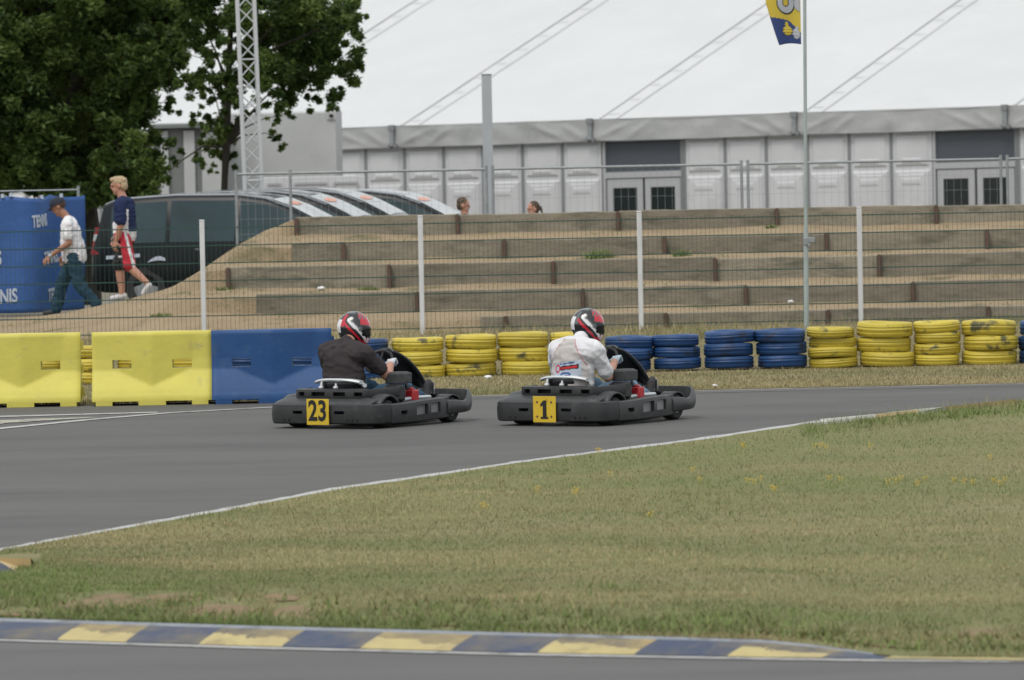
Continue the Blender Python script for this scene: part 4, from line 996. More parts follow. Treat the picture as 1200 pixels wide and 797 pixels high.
def make_kart(label):
    k = thing('race_kart', label, 'kart', (0, 0, 0), 0, 'racing karts')
    # wheels
    for x, y, r, w in ((-.40, .50, .142, .105), (-.40, -.50, .142, .105), (.78, .50, .130, .07), (.78, -.50, .130, .07)):
        mb = MB(); mb.lathe([(r * .52, -w), (r * .86, -w), (r * .97, -w * .8), (r, -w * .5), (r, w * .5), (r * .97, w * .8), (r * .86, w), (r * .52, w)], 36, (0, 0, 0), 'Y')
        o = mb.build('wheel', 'rubber', k); o.location = (x, y, r)
        mb = MB(); mb.lathe([(0, -w * .6), (r * .2, -w * .7), (r * .45, -w * .75), (r * .54, -w * .92), (r * .54, w * .92), (r * .45, w * .75), (r * .2, w * .7), (0, w * .6)], 24, (0, 0, 0), 'Y', closed=False); mb.build('rim', 'galv', o)
    # chassis
    mb = MB()
    for sg in (-1, 1):
        mb.path([(-.60, sg * .30, .085), (-.1, sg * .33, .075), (.45, sg * .32, .07), (.75, sg * .22, .075), (1.0, sg * .20, .09)], .016)
        mb.path([(-.25, sg * .34, .09), (-.18, sg * .58, .12), (.45, sg * .57, .12), (.52, sg * .32, .09)], .013)
        mb.tube((.70, sg * .25, .11), (.78, sg * .44, .13), .018)
    mb.tube((-.40, -.46, .142), (-.40, .46, .142), .022); mb.tube((.5, -.32, .07), (.5, .32, .07), .015); mb.tube((-.3, -.32, .08), (-.3, .32, .08), .015)
    mb.build('chassis', 'engine', k)
    mb = MB(); mb.box((.38, 0, .055), (.95, .60, .006)); mb.build('floor_tray', 'galv', k)
    for sg in (-1, 1):
        mb = MB(); mb.path([(.02, sg * .47, .262), (.30, sg * .46, .272), (.56, sg * .44, .268), (.66, sg * .38, .23)], .019); mb.build('side_rail', 'silver', k)
    # rear bumper
    pl = Plan(rounded([(-.28, .655), (-.75, .655), (-.75, -.655), (-.455, -.662)], .16))
    T = lambda y: pl.t_of(-.75, y)
    H = [(T(.335), T(.215), .50, .66), (T(-.175), T(-.30), .50, .66)]; H = [(min(a, b), max(a, b), c, d) for a, b, c, d in H]
    rb = band(pl, lambda q, t: .048, lambda q, t: .250, H, sgn=-1 if pl.at(T(0))[1].x > 0 else 1).build('rear_bumper', 'kart_plastic', k, bevel=.006)
    for y in (.44, .38, -.46, -.40, -.34):
        mb = MB(); mb.tube((-.758, y, .09), (-.768, y, .09), .008); mb.build('rivet', 'hole', rb)
    # shelf between bumper and upper fairing, then the slotted upper fairing
    mb = MB(); mb.grid(6, 20, lambda a, b: Vector((-.735 + .15 * a, .60 - 1.2 * b, .236 + .075 * a ** .7 - .03 * max(0, abs(b - .5) - .42) * 10 * a))); q = mb.build('rear_deck', 'kart_light', k); sd = q.modifiers.new('s', 'SOLIDIFY'); sd.thickness = .012
    pu = Plan(rounded([(-.30, .43), (-.60, .43), (-.62, -.44), (-.34, -.50), (-.10, -.52)], .09))
    TU = lambda y: pu.t_of(-.61, y)
    HU = [(TU(.36), TU(.29), .3, .72), (TU(.20), TU(.04), .3, .72), (TU(-.07), TU(-.22), .3, .72), (TU(-.33), TU(-.425), .3, .72)]; HU = [(min(a, b), max(a, b), c, d) for a, b, c, d in HU]
    band(pu, lambda q, t: .295, lambda q, t: .392 + .02 * max(0, q.x + .5), HU, .02, .008, sgn=-1 if pu.at(TU(0))[1].x > 0 else 1).build('upper_fairing', 'kart_plastic', k, bevel=.006)
    mb = MB(); mb.box((-.545, -.01, .338), (.02, .84, .075)); mb.build('slot_dark_box', 'hole', k)  # dark box added behind the slots so they read as unlit hollows
    mb = MB(); mb.grid(4, 12, lambda a, b: Vector((-.60 + .10 * a, .40 - .82 * b, .385 + .012 * a))); q = mb.build('fairing_lid', 'kart_plastic', k); sd = q.modifiers.new('s', 'SOLIDIFY'); sd.thickness = .01
    # mudguards over the rear wheels
    for sg in (-1, 1):
        mb = MB(); mb.grid(18, 6, lambda a, b: Vector((-.40 + (.195 + .01 * math.sin(b * PI)) * math.cos(R(8 + 164 * a)), sg * (.375 + .245 * b), .140 + (.19 + .015 * math.sin(b * PI)) * math.sin(R(8 + 164 * a)))))
        q = mb.build('mudguard', 'kart_light', k); sd = q.modifiers.new('s', 'SOLIDIFY'); sd.thickness = .018
    # engine cover, engine, airbox
    mb = MB(); mb.prism([(-.24, -.34, .27), (-.22, -.34, .36), (-.08, -.34, .42), (.02, -.34, .42), (.05, -.34, .34), (.03, -.34, .25)], (0, -.17, 0)); mb.build('engine_cover', 'kart_plastic', k, bevel=.02)
    mb = MB(); mb.box((.04, -.42, .480), (.24, .17, .105)); mb.box((.04, -.42, .535), (.20, .13, .02)); mb.build('airbox', 'kart_light', k, bevel=.022, bseg=3)
    mb = MB(); mb.box((.05, -.38, .20), (.26, .16, .18)); 
    for i in range(6): mb.box((.05, -.38, .13 + .026 * i), (.30, .19, .008))
    mb.tube((-.1, -.36, .2), (-.36, -.30, .24), .03); mb.build('engine', 'engine', k, bevel=.004)
    for sg in (-1,):
        mb = MB(); mb.box((.235, sg * .44, .285), (.11, .12, .14)); mb.box((.235, sg * .44, .365), (.05, .05, .03)); mb.build('fuel_tank', 'red_plastic', k, bevel=.015)
    mb = MB(); mb.path([(.20, -.42, .36), (.27, -.36, .42), (.36, -.28, .36), (.42, -.24, .24)], .012); mb.path([(.24, -.45, .40), (.40, -.40, .36), (.50, -.30, .25)], .008); mb.build('hose', 'rubber', k)
    # side pods with openings
    for sg in (-1, 1):
        ps = Plan(rounded([(-.45, sg * .664), (-.25, sg * .672), (.10, sg * .668), (.50, sg * .640), (.66, sg * .60)], .1))
        TS = lambda x: ps.t_of(x, sg * .655)
        HS = [(TS(-.30), TS(-.19), .42, .62), (TS(-.02), TS(.20), .32, .80), (TS(.25), TS(.44), .34, .80)]; HS = [(min(a, b), max(a, b), c, d) for a, b, c, d in HS]
        q0, n0 = ps.at(.2)
        band(ps, lambda q, t: .040 + .02 * max(0, q.x), lambda q, t: .256 + .012 * math.sin(q.x * 4), HS, .03, .012, sgn=1 if n0.y * sg > 0 else -1).build('side_pod', 'kart_light', k, bevel=.006)
        mb = MB(); mb.grid(14, 4, lambda a, b: Vector((-.18 + .80 * a, sg * (.645 - .02 * a - .16 * b), .252 - .01 * b + .012 * math.sin((-.18 + .8 * a) * 4)))); q = mb.build('pod_top', 'kart_light', k); sd = q.modifiers.new('s', 'SOLIDIFY'); sd.thickness = .012
        mb = MB(); mb.box((.22, sg * .622, .155), (.52, .008, .15)); mb.build('see_through_sheet', 'see_through_grey', k)  # added pale sheet, standing for the bright asphalt seen through the openings
    # nose
    pn = Plan(rounded([(.60, -.625), (1.02, -.615), (1.27, -.46), (1.30, 0), (1.27, .46), (1.02, .615), (.60, .625)], .2))
    n0 = pn.at(pn.t_of(1.3, 0))[1]
    def nz(q, t): return .235 - .055 * math.exp(-((q.x - .80) / .12) ** 2) * 0 + .085 * max(0, min(1, (q.x - .98) / .24)) ** 1.3 - .02 * math.exp(-((q.x - .92) / .10) ** 2)
    band(pn, lambda q, t: .085 + .03 * max(0, (q.x - .6)), nz, [], .03, .022, sgn=1 if n0.x > 0 else -1).build('front_bumper', 'kart_light', k, bevel=.008)
    mb = MB(); mb.grid(10, 16, lambda a, b: Vector((.90 + .38 * a, (b - .5) * 2 * (.34 + .08 * (1 - a)), .30 - .06 * a - .05 * abs(b - .5)))); q = mb.build('nose_cone', 'kart_black', k); sd = q.modifiers.new('s', 'SOLIDIFY'); sd.thickness = .015
    for sg in (-1, 1):
        mb = MB(); mb.grid(12, 4, lambda a, b: Vector((.78 + .165 * math.cos(R(10 + 160 * a)), sg * (.42 + .16 * b), .13 + .155 * math.sin(R(10 + 160 * a))))); q = mb.build('front_mudguard', 'kart_plastic', k); sd = q.modifiers.new('s', 'SOLIDIFY'); sd.thickness = .014
    # front panel and steering
    def fp(a, b):
        w = (.118 + .035 * math.sin(min(1, a * 1.2) * PI * .5)) * (1 if a > .06 else .86); s_ = b * 2 - 1
        return Vector((.40 + .55 * a + .05 * math.sin(a * PI) + .075 * (1 - s_ * s_), w * s_, .735 - .05 * a - .36 * a ** 1.35 + .02 * (1 - s_ * s_)))
    mb = MB(); mb.grid(20, 14, fp); q = mb.build('front_panel', 'kart_black', k); sd = q.modifiers.new('s', 'SOLIDIFY'); sd.thickness = .02
    mb = MB(); mb.path([fp(a / 20, 0) for a in range(20, -1, -1)] + [fp(0, b / 12) for b in range(1, 12)] + [fp(a / 20, 1) for a in range(0, 21)], .013, 8); mb.build('panel_rim', 'kart_light', q)
    C = Vector((.30, 0, .635)); nx = Vector((-math.cos(R(38)), 0, math.sin(R(38)))); vx = Vector((math.sin(R(38)), 0, math.cos(R(38))))
    mb = MB(); mb.path([C + Vector((0, math.cos(a), 0)) * .155 + vx * math.sin(a) * .135 for a in [2 * PI * i / 32 for i in range(32)]], .015, 8, True)
    for a in (R(90), R(210), R(330)): mb.tube(C - nx * .02, C + Vector((0, math.cos(a) * .15, 0)) + vx * math.sin(a) * .13, .012)
    mb.ell(C - nx * .02, (.04, .045, .04)); mb.build('steering_wheel', 'rubber', k)
    mb = MB(); mb.tube(C - nx * .03, (.66, 0, .14), .011); mb.build('steering_column', 'steel', k)
    for sg in (-1, 1):
        mb = MB(); mb.path([(.90, sg * .185, .10), (.945, sg * .185, .26), (.965, sg * .185, .38)], .009); mb.box((.955, sg * .185, .33), (.012, .08, .14)); mb.build('pedal', 'steel', k)
    # seat
    def sp(a, b):
        an = R(-118 + 236 * b); up = a
        return Vector((-.26 - (.155 + .04 * up) * math.cos(an) - .05 * up, (.225 + .02 * up) * math.sin(an), .07 + (.40 if abs(an) < 1.2 else .40 - .16 * min(1, (abs(an) - 1.2) / .7)) * up))
    mb = MB(); mb.grid(10, 28, sp); q = mb.build('seat', 'kart_black', k); sd = q.modifiers.new('s', 'SOLIDIFY'); sd.thickness = .012
    mb = MB(); n = 24
    def rim(y, dx, dz): return Vector((-.475 + .07 * (abs(y) / .28) ** 2.2 + dx, y, .482 - .03 * (abs(y) / .28) ** 3 + dz))
    pts = [.275 - .55 * i / n for i in range(n + 1)]
    rings = [[mb.bm.verts.new(rim(y, a, b)) for a, b in ((-.045, .0), (-.03, .016), (.03, .018), (.05, .0), (.03, -.014), (-.03, -.016))] for y in pts]
    for A, B_ in zip(rings, rings[1:]):
        for i in range(6): mb.bm.faces.new((A[i], A[(i + 1) % 6], B_[(i + 1) % 6], B_[i]))
    mb.bm.faces.new(rings[0][::-1]); mb.bm.faces.new(rings[-1]); rm = mb.build('seat_rim', 'silver', k)
    for y in (.16, -.02):
        mb = MB(); mb.tube((-.50, y, .40), (-.48, y, .475), .016, .012); mb.ell((-.50, y, .405), (.028, .028, .02)); mb.build('stay', 'silver', rm)
    mb = MB(); mb.tube((-.36, -.27, .425), (-.40, -.31, .425), .022); mb.build('seat_bolt', 'silver', rm)
    return k
def number_plate(k, txt):
    mb = MB(); mb.box((-.785, .005, .172), (.008, .272, .262)); p = mb.build('number_plate', 'plate_yellow', k, bevel=.003)
    def put(me, yoff, name='numeral'):
        o = finish(name, me, 'ink', p, False); o.matrix_local = Matrix.Translation((-.7905, .005 + yoff, .175)) @ Matrix(((0, 0, -1, 0), (-1, 0, 0, 0), (0, 1, 0, 0), (0, 0, 0, 1)))
    if len(txt) == 2:
        for i, c in enumerate(txt): put(text_mesh(c, .285, .002, .007, .80), .058 - .116 * i)
    else:
        mb = MB(); mb.prism([(-.7905, a, b) for a, b in ((-.022, .262), (-.022, .098), (-.042, .098), (-.042, .078), (.048, .078), (.048, .098), (.022, .098), (.022, .215), (.050, .200), (.050, .224), (.014, .262))], (-.003, 0, 0)); mb.build('numeral', 'ink', p, smooth=False)
        for y in (-.085, .085):
            for z in (.10, .245): mb = MB(); mb.tube((-.788, y + .005, z), (-.794, y + .005, z), .011); mb.build('bolt', 'rust', p)
kA = make_kart('dark grey racing kart wearing yellow number plate 23 on its rear bumper'); kB = copy_tree(kA)
kB['label'] = 'dark grey racing kart wearing yellow number plate 1 on its rear bumper'
number_plate(kA, '23'); number_plate(kB, '1')
kA.location = KA; kB.location = KB
for k in (kA, kB): k.rotation_euler = (0, 0, TH_K)

# walkers (local frame: they face -X, feet on z = 0)
def walker1():
    B = Body(['shirt_pale', 'skin_tan', 'jeans', 'shoe', 'eye', 'steel'])
    B.ell((.04, 0, .90), (.135, .165, .13), 'jeans')
    B.stack((.035, 0, .845), (-.025, 0, 1.36), (.178, .205, .075), (.125, .17, .12), 'shirt_pale', (.165, .20), 14)
    for sg in (-1, 1): B.cap((-.03, sg * .06, 1.45), (-.03, sg * .19, 1.40), .06, .075, 'shirt_pale')
    B.cap((-.05, 0, 1.46), (-.12, 0, 1.56), .062, .06, 'skin_tan')
    hd = B.head((-.175, 0, 1.645), PI, R(30), 'skin_tan', 1.05)
    # near arm reaching forward and down, far arm hidden
    for sg, el, wr in ((-1, (.0, -.24, 1.10), (-.29, -.20, .90)), (1, (-.10, .22, 1.12), (-.16, .20, .90))):
        sh = Vector((-.03, sg * .20, 1.38)); el = Vector(el); wr = Vector(wr)
        B.cap(sh, sh.lerp(el, .62), .082, .076, 'shirt_pale'); B.cap(sh.lerp(el, .6), el, .050, .046, 'skin_tan'); B.cap(el, el.lerp(wr, .4), .047, .043, 'skin_tan'); B.cap(el.lerp(wr, .4), wr, .043, .029, 'skin_tan')
        B.hand(wr, (wr - el) + Vector((0, 0, -.1)), (-.5, sg * .8, .3), 'skin_tan', 1.1, .45)
        q = el.lerp(wr, .92); B.cap(q - (wr - el) * .02, q + (wr - el) * .03, .036, .036, 'steel')
    for sg, kn, an, toe in ((1, (-.17, .11, .48), (-.26, .10, .09), (-.16, 0, -.055)), (-1, (.11, -.11, .48), (.33, -.10, .17), (-.10, 0, -.12))):
        hip = Vector((.03, sg * .10, .90)); kn = Vector(kn); an = Vector(an)
        B.cap(hip, kn, .115, .090, 'jeans'); B.cap(kn, kn.lerp(an, .4), .090, .086, 'jeans'); B.cap(kn.lerp(an, .4), an, .086, .078, 'jeans')
        B.cap(an + Vector((.02, 0, -.03)), an + Vector(toe), .045, .038, 'shoe')
    o = B.build('person', .010, 5); c, q = hd
    H = Body(['hair_brown']); H.ell(c + q @ Vector((-.035, 0, .03)), (.085, .083, .085), 'hair_brown', q); H.build('hair', .009, 2, o)
    mb = MB(); mb.grid(20, 8, lambda a, b: c + q @ Vector(((.122 * math.cos(2 * PI * a)) * math.cos(b * PI / 2) - .008, .098 * math.sin(2 * PI * a) * math.cos(b * PI / 2), .035 + .118 * math.sin(b * PI / 2))))
    cp = mb.build('cap', 'cap_navy', o)
    mb = MB(); mb.grid(6, 10, lambda a, b: c + q @ Vector((.09 + .095 * a * math.cos((b - .5) * 2.2), .075 * math.sin((b - .5) * 2.6) * (1 - .15 * a), .062 - .025 * a - .02 * (b - .5) ** 2 * 4))); pk = mb.build('peak', 'cap_navy', cp); sd = pk.modifiers.new('s', 'SOLIDIFY'); sd.thickness = .006
    return o
def walker2():
    B = Body(['navy', 'shirt_pale', 'skin', 'shorts_red', 'shorts_black', 'shoe', 'eye', 'shoe_white'])
    B.ell((.02, 0, .95), (.13, .165, .15), 'shorts_red'); B.stack((.02, 0, .96), (.03, 0, 1.43), (.148, .178, .12), (.118, .17, .11), 'navy', (.150, .185))
    for sg in (-1, 1): B.cap((.02, sg * .06, 1.49), (.02, sg * .19, 1.44), .062, .078, 'navy')
    B.cap((.01, 0, 1.50), (-.02, 0, 1.60), .062, .058, 'skin'); hd = B.head((-.045, 0, 1.70), PI + R(16), R(8), 'skin', 1.02)
    for sg, el, wr in ((-1, (.06, -.25, 1.15), (-.02, -.23, .90)), (1, (-.02, .26, 1.16), (-.14, .22, .95))):
        sh = Vector((.02, sg * .205, 1.42)); el = Vector(el); wr = Vector(wr)
        B.cap(sh, sh.lerp(el, .85), .085, .080, 'navy'); B.cap(sh.lerp(el, .8), el, .050, .046, 'skin'); B.cap(el, el.lerp(wr, .4), .046, .043, 'skin'); B.cap(el.lerp(wr, .4), wr, .043, .029, 'skin')
        B.hand(wr, wr - el, (-.4, sg * .9, 0), 'skin', 1.1, .4)
    for sg, kn, an, toe in ((1, (-.10, .11, .52), (-.07, .11, .10), (-.14, 0, -.06)), (-1, (.10, -.11, .52), (.36, -.11, .26), (-.06, 0, -.15))):
        hip = Vector((.02, sg * .10, .95)); kn = Vector(kn); an = Vector(an); m = 'shorts_red' if sg < 0 else 'shorts_black'
        B.cap(hip, hip.lerp(kn, .97), .112, .100, m); B.cap(hip.lerp(kn, .9), kn, .064, .058, 'skin'); B.cap(kn, kn.lerp(an, .35), .058, .060, 'skin'); B.cap(kn.lerp(an, .35), an, .060, .040, 'skin')
        B.cap(an + Vector((.02, 0, -.03)), an + Vector(toe), .045, .038, 'shoe_white')
    def over(c, mi):
        mi = mi.copy(); t = (mi == 0); z = c[:, 2]
        mi[t & (z < 1.22 + .05 * np.sin(c[:, 0] * 20)) & (c[:, 0] < .06) & (np.abs(c[:, 1]) < .19)] = 1       # white front and side of the jersey
        mi[t & (c[:, 0] > .05) & (c[:, 0] < .12) & (z < 1.36) & (c[:, 1] < -.05) & (c[:, 1] > -.19)] = 1; mi[t & (z < 1.02)] = 1
        s_ = (mi == 3); mi[s_ & (np.abs(c[:, 0] - (.10 + (.95 - z) * .2)) < .014) & (c[:, 1] < -.1)] = 1; mi[s_ & (c[:, 0] < .015 + (.95 - z) * .12) & (z < .95)] = 4
        mi[s_ & (np.abs(z - .66) < .013) & (c[:, 0] < .05)] = 1
        return mi
    B.over = over
    o = B.build('person', .010, 5); c, q = hd
    H = Body(['hair_blond'])
    H.ell(c + q @ Vector((-.015, 0, .062)), (.103, .087, .083), 'hair_blond', q); H.ell(c + q @ Vector((-.055, 0, .0)), (.062, .082, .085), 'hair_blond', q); H.ell(c + q @ Vector((.055, 0, .105)), (.05, .065, .035), 'hair_blond', q)
    H.build('hair', .009, 2, o); return o
def bystander(kind_):
    B = Body(['shirt_dark', 'skin', 'jeans', 'shoe', 'eye', 'shirt_pale']); sh_m = 'shirt_dark' if kind_ == 0 else 'shirt_pale'
    B.ell((0, 0, .90), (.13, .165, .15), 'jeans'); B.ell((0, 0, 1.08), (.13, .165, .2), sh_m); B.ell((0, 0, 1.27), (.135, .185, .19), sh_m)
    for sg in (-1, 1):
        B.cap((0, sg * .06, 1.42), (0, sg * .18, 1.37), .06, .07, sh_m)
        a, b, w = Vector((0, sg * .20, 1.35)), Vector((.03, sg * .24, 1.08)), Vector((-.06, sg * .22, .85))
        B.cap(a, b, .07, .055, sh_m); B.cap(b, w, .045, .03, 'skin'); B.hand(w, w - b, (0, sg, 0), 'skin', 1.05, .4)
        B.cap((0, sg * .09, .90), (-.02, sg * .10, .48), .10, .072, 'jeans'); B.cap((-.02, sg * .10, .48), (.02, sg * .10, .09), .070, .05, 'jeans'); B.cap((.04, sg * .1, .045), (-.14, sg * .1, .035), .045, .035, 'shoe')
    B.cap((0, 0, 1.43), (-.01, 0, 1.52), .06, .056, 'skin'); hd = B.head((-.02, 0, 1.61), 0 if kind_ == 0 else PI, R(6), 'skin', 1.0)
    o = B.build('person', .010, 4); c, q = hd
    H = Body(['hair_brown']); H.ell(c + q @ Vector((-.022, 0, .055)), (.095, .084, .088), 'hair_brown', q); H.ell(c + q @ Vector((-.05, 0, .0)), (.06, .08, .08), 'hair_brown', q)
    if kind_: H.ell(c + q @ Vector((-.125, 0, .01)), (.04, .03, .032), 'hair_brown', q); H.cap(c + q @ Vector((-.14, 0, .0)), c + q @ Vector((-.155, 0, -.10)), .026, .012, 'hair_brown')
    H.build('hair', .009, 2, o); return o
w1 = walker1(); w1.location = (UX(86, 116.5, 370), 116.5, 0.03); tag(w1, 'man in white t-shirt, jeans and dark cap walking left past the banner', 'person')
w2 = walker2(); w2.location = (UX(146, 115.6, 350), 115.6, .255); tag(w2, 'blond man in navy and white shirt with red shorts walking left', 'person')
w1.rotation_euler = (0, 0, R(-6)); w2.rotation_euler = (0, 0, R(-16)); w1.scale = (1.08, 1.08, 1.0); w2.scale = (1.14, 1.14, 1.02)
w3 = bystander(0); w3.location = (UX(544.5, 119.2, 240), 119.2, AT(545, 231.5, 119.2).z - 1.745); tag(w3, 'short haired man whose head shows above the topmost sleeper wall', 'person')
w4 = bystander(1); w4.location = (UX(626, 119.2, 240), 119.2, AT(626, 236, 119.2).z - 1.745); tag(w4, 'brown haired woman with ponytail showing above the topmost sleeper wall', 'person')
w4.rotation_euler = (0, 0, R(20))
for w in (w3, w4): 
    k = (w.location.z + 1.745) / 1.745; w.location.z = 0; w.scale = (k, k, k)

# ------------------------------------------------------------------ trees
def tree(label, base, trunk_pts, trunk_r, clumps, leaf=.11, per=9.0, limb_share=.4):
    t = thing('broadleaf_tree', label, 'tree', base)
    b = Vector(base); mb = MB(); mb.path([Vector(p) - b for p in trunk_pts], trunk_r, 10); mb.build('trunk', 'bark', t)
    mb = MB()
    for c, r in clumps:
        if random.random() > limb_share: continue
        low = [q for q in trunk_pts[2:] if q[2] < c.z - .15]
        k = Vector(low[-1] if low else trunk_pts[2]); k = k.lerp(Vector(trunk_pts[2]), random.random() * .25); d = c - k
        m1 = k + d * .35 + Vector((0, 0, .12 * d.length)); m2 = k + d * .7 + Vector((random.uniform(-.1, .1), 0, .10 * d.length)); q = min(1, d.length / 2)
        mb.path([k - b, m1 - b, m2 - b, c - b, c + Vector((random.uniform(-.5, .5) * r, 0, random.uniform(-.3, .5) * r)) - b], [.034 * q, .022 * q, .014 * q, .007, .003], 6)
    mb.build('limbs', 'bark', t)
    C = []; MI = []
    for c, r in clumps:
        n = int(per * 60 * r * r / .25); ns = max(5, int(22 * r))
        sc_ = np.array(c)[None] + RNG.normal(0, .58, (ns, 3)) * r; sr = r * RNG.uniform(.2, .5, ns); st = RNG.uniform(-.35, .35, ns) + .3 * noise.noise(c * .9)
        k = RNG.integers(0, ns, n); p = sc_[k] + RNG.normal(0, .48, (n, 3)) * sr[k][:, None]
        ok = np.linalg.norm(p - np.array(c)[None], axis=1) < r * 1.45; p = p[ok]; q = .5 + st[k][ok] + RNG.normal(0, .16, len(p))
        C.append(p - np.array(b)[None]); MI.append(np.where(q > .82, 2, np.where(q > .5, 1, np.where(q > .22, 0, 3))))
    C = np.concatenate(C).astype(np.float32); MI = np.concatenate(MI); n = len(C)
    nv = RNG.normal(0, 1, (n, 3)); nv[:, 2] = np.abs(nv[:, 2]) + .5; nv /= np.linalg.norm(nv, axis=1)[:, None]
    tv = np.cross(nv, RNG.normal(0, 1, (n, 3))); tv /= np.linalg.norm(tv, axis=1)[:, None]; bv = np.cross(nv, tv)
    sz = leaf * RNG.uniform(.6, 1.3, (n, 1))
    V = np.stack([C - tv * sz, C - bv * sz * .42 + nv * sz * .12, C + tv * sz, C + bv * sz * .42 + nv * sz * .12], 1).reshape(-1, 3)
    raw('crown', V, np.arange(4 * n).reshape(-1, 4), LEAF, MI, t); return t
TD1 = 137
cl = []
def clu(u, v, r, d): cl.append((AT(u, v, d), r * d / FPX))
tb1 = AT(95, 250, TD1); tp = [(tb1.x, TD1, -.45), (tb1.x + .05, TD1, 1.0), (tb1.x - .1, TD1 + .1, 2.5), (tb1.x + .1, TD1, 4.0), (tb1.x, TD1, 6.5)]
random.seed(3)
for i in range(185):
    u = random.uniform(-75, 205); v = random.uniform(-75, 222)
    lim = interp([(-80, 255), (0, 240), (60, 222), (100, 200), (130, 182), (165, 188), (195, 185), (225, 168)], v)
    if u > lim - 14: u = lim - random.uniform(14, 60)
    clu(u, v, random.uniform(17, 34), TD1 + random.uniform(-3.4, 2.2))
for q in ((196, 30, 24), (205, 75, 22), (180, 105, 20), (178, 158, 18), (186, 175, 14), (172, 192, 16), (195, 120, 10), (150, 210, 14), (206, -10, 30)): clu(*q, TD1 + random.uniform(-1.5, 1.5))
for i in range(75): clu(-50 + (i % 15) * 15.5 + random.uniform(-8, 8), -45 + (i // 15) * 55 + random.uniform(-20, 20), random.uniform(20, 32), TD1 + random.uniform(1.5, 3.8)) if -50 + (i % 15) * 15.5 < interp([(-80, 215), (60, 190), (100, 168), (130, 150), (195, 150)], -45 + (i // 15) * 55) else None
for i in range(22): clu(-40 + i * 10 + random.uniform(-6, 6), random.uniform(190, 224), random.uniform(14, 24), TD1 + random.uniform(-2, 2.5))
tree('massive dense dark green tree filling the upper left corner', (tb1.x, TD1, gz(TD1)), tp, [.34, .28, .24, .18, .06], cl, .064, 50, .2)
cl = []
TD2 = 133; tb2 = AT(263, 250, TD2)
tp = [(tb2.x, TD2, -.35), (tb2.x - .02, TD2, 1.2), (tb2.x + .06, TD2, 2.4), (tb2.x + .12, TD2, 3.6), (tb2.x + .2, TD2, 4.8), (tb2.x + .3, TD2, 6.2)]
for q in ((225, 8, 26), (242, -15, 30), (290, 22, 28), (285, -10, 34), (335, 25, 34), (335, -20, 40), (385, 30, 28), (375, -10, 34), (402, 62, 20), (404, 92, 16), (385, 100, 17), (372, 75, 24), (345, 62, 27), (318, 66, 24), (300, 95, 20), (342, 104, 20), (322, 118, 15), (365, 118, 11), (388, 126, 7), (396, 112, 8),
          (410, 30, 14), (414, 75, 10), (412, 10, 12), (228, 40, 15), (232, 80, 17), (250, 88, 14), (222, 100, 13), (262, 118, 14), (238, 112, 11), (274, 70, 12), (280, 105, 14), (300, 60, 18), (268, 22, 14), (255, 62, 8), (215, 62, 9), (258, 152, 15), (270, 160, 13), (247, 168, 12), (276, 145, 10), (240, 190, 6), (232, 186, 5), (250, 198, 5), (316, 148, 7), (322, 160, 6), (330, 172, 6), (328, 136, 8), (208, 132, 6), (226, 140, 8), (200, 165, 7), (190, 195, 8), (205, 190, 6), (196, 208, 7), (185, 212, 7), (212, 178, 5), (245, 140, 7), (340, 135, 6), (290, 130, 8), (300, 118, 9), (424, 20, 6), (421, 60, 5), (424, 45, 4), (305, 40, 26), (345, 45, 24), (325, 85, 20), (365, 90, 18), (300, 75, 18), (270, 45, 14), (240, 55, 14), (282, 85, 14), (392, 55, 18), (275, 125, 12), (255, 140, 12), (242, 152, 9), (262, 172, 12), (272, 188, 9), (310, 10, 30), (360, 5, 30), (250, 15, 22), (330, 50, 26), (310, 80, 22), (350, 80, 22), (378, 50, 22), (295, 50, 22), (280, 70, 16), (245, 100, 15), (236, 62, 14), (270, 95, 15), (210, 45, 14), (222, 22, 18), (395, 25, 20), (335, 100, 16)):
    clu(*q, TD2 + random.uniform(-1.3, 1.3))
tree('loose crowned tree with thin trunk standing behind the truss tower', (tb2.x, TD2, gz(TD2)), tp, [.085, .075, .07, .06, .045, .02], cl, .055, 60, .3)

# ------------------------------------------------------------------ grass
def blades(name, pts, hts, wid, mis, lean=.5):
    n = len(pts); P = np.array(pts, np.float32); H = np.array(hts, np.float32)[:, None]; a = RNG.uniform(0, 2 * PI, n); W = wid * RNG.uniform(.6, 1.4, (n, 1))
    t = np.stack([np.cos(a), np.sin(a), np.zeros(n)], 1); ln = np.stack([RNG.normal(0, lean, n), RNG.normal(0, lean, n), np.ones(n)], 1); ln /= np.linalg.norm(ln, axis=1)[:, None]
    V = np.stack([P - t * W, P + t * W, P + ln * H], 1).reshape(-1, 3)
    return kind(raw(name, V, np.arange(3 * n).reshape(-1, 3), GRASS, mis), 'stuff')
BARE = [(118, 704, 62, 3.6), (205, 700, 34, 2.4), (262, 712, 42, 4.5), (345, 714, 24, 5.5), (330, 698, 20, 2.4), (130, 696, 24, 2.0), (20, 716, 34, 2.6), (640, 728, 30, 3.2), (525, 733, 22, 3.0), (955, 754, 24, 3.5), (1040, 762, 48, 5.0), (1150, 735, 26, 3.0), (985, 748, 18, 2.0), (720, 735, 16, 2.4)]
BARE = [(a, b, c, d * 1.6) for a, b, c, d in BARE]
def in_bare(u, v): return any(((u - a) / c) ** 2 + ((v - b) / d) ** 2 < 1 + .5 * math.sin(u * .21) * math.sin(u * .083 + v) for a, b, c, d in BARE)
def uv_turf(u, v, lift=0.0):
    vt, vb = interp(TOP, u), interp(BOT, u); ty, by = G(u, vt, 0).y, G(u, vb, 0).y; g = G(u, v, .05)
    p = turf_pt((u + 260) / 1720, max(.01, min(.985, (ty - g.y) / max(.01, ty - by)))); p.z += lift; return p
mb = MB()
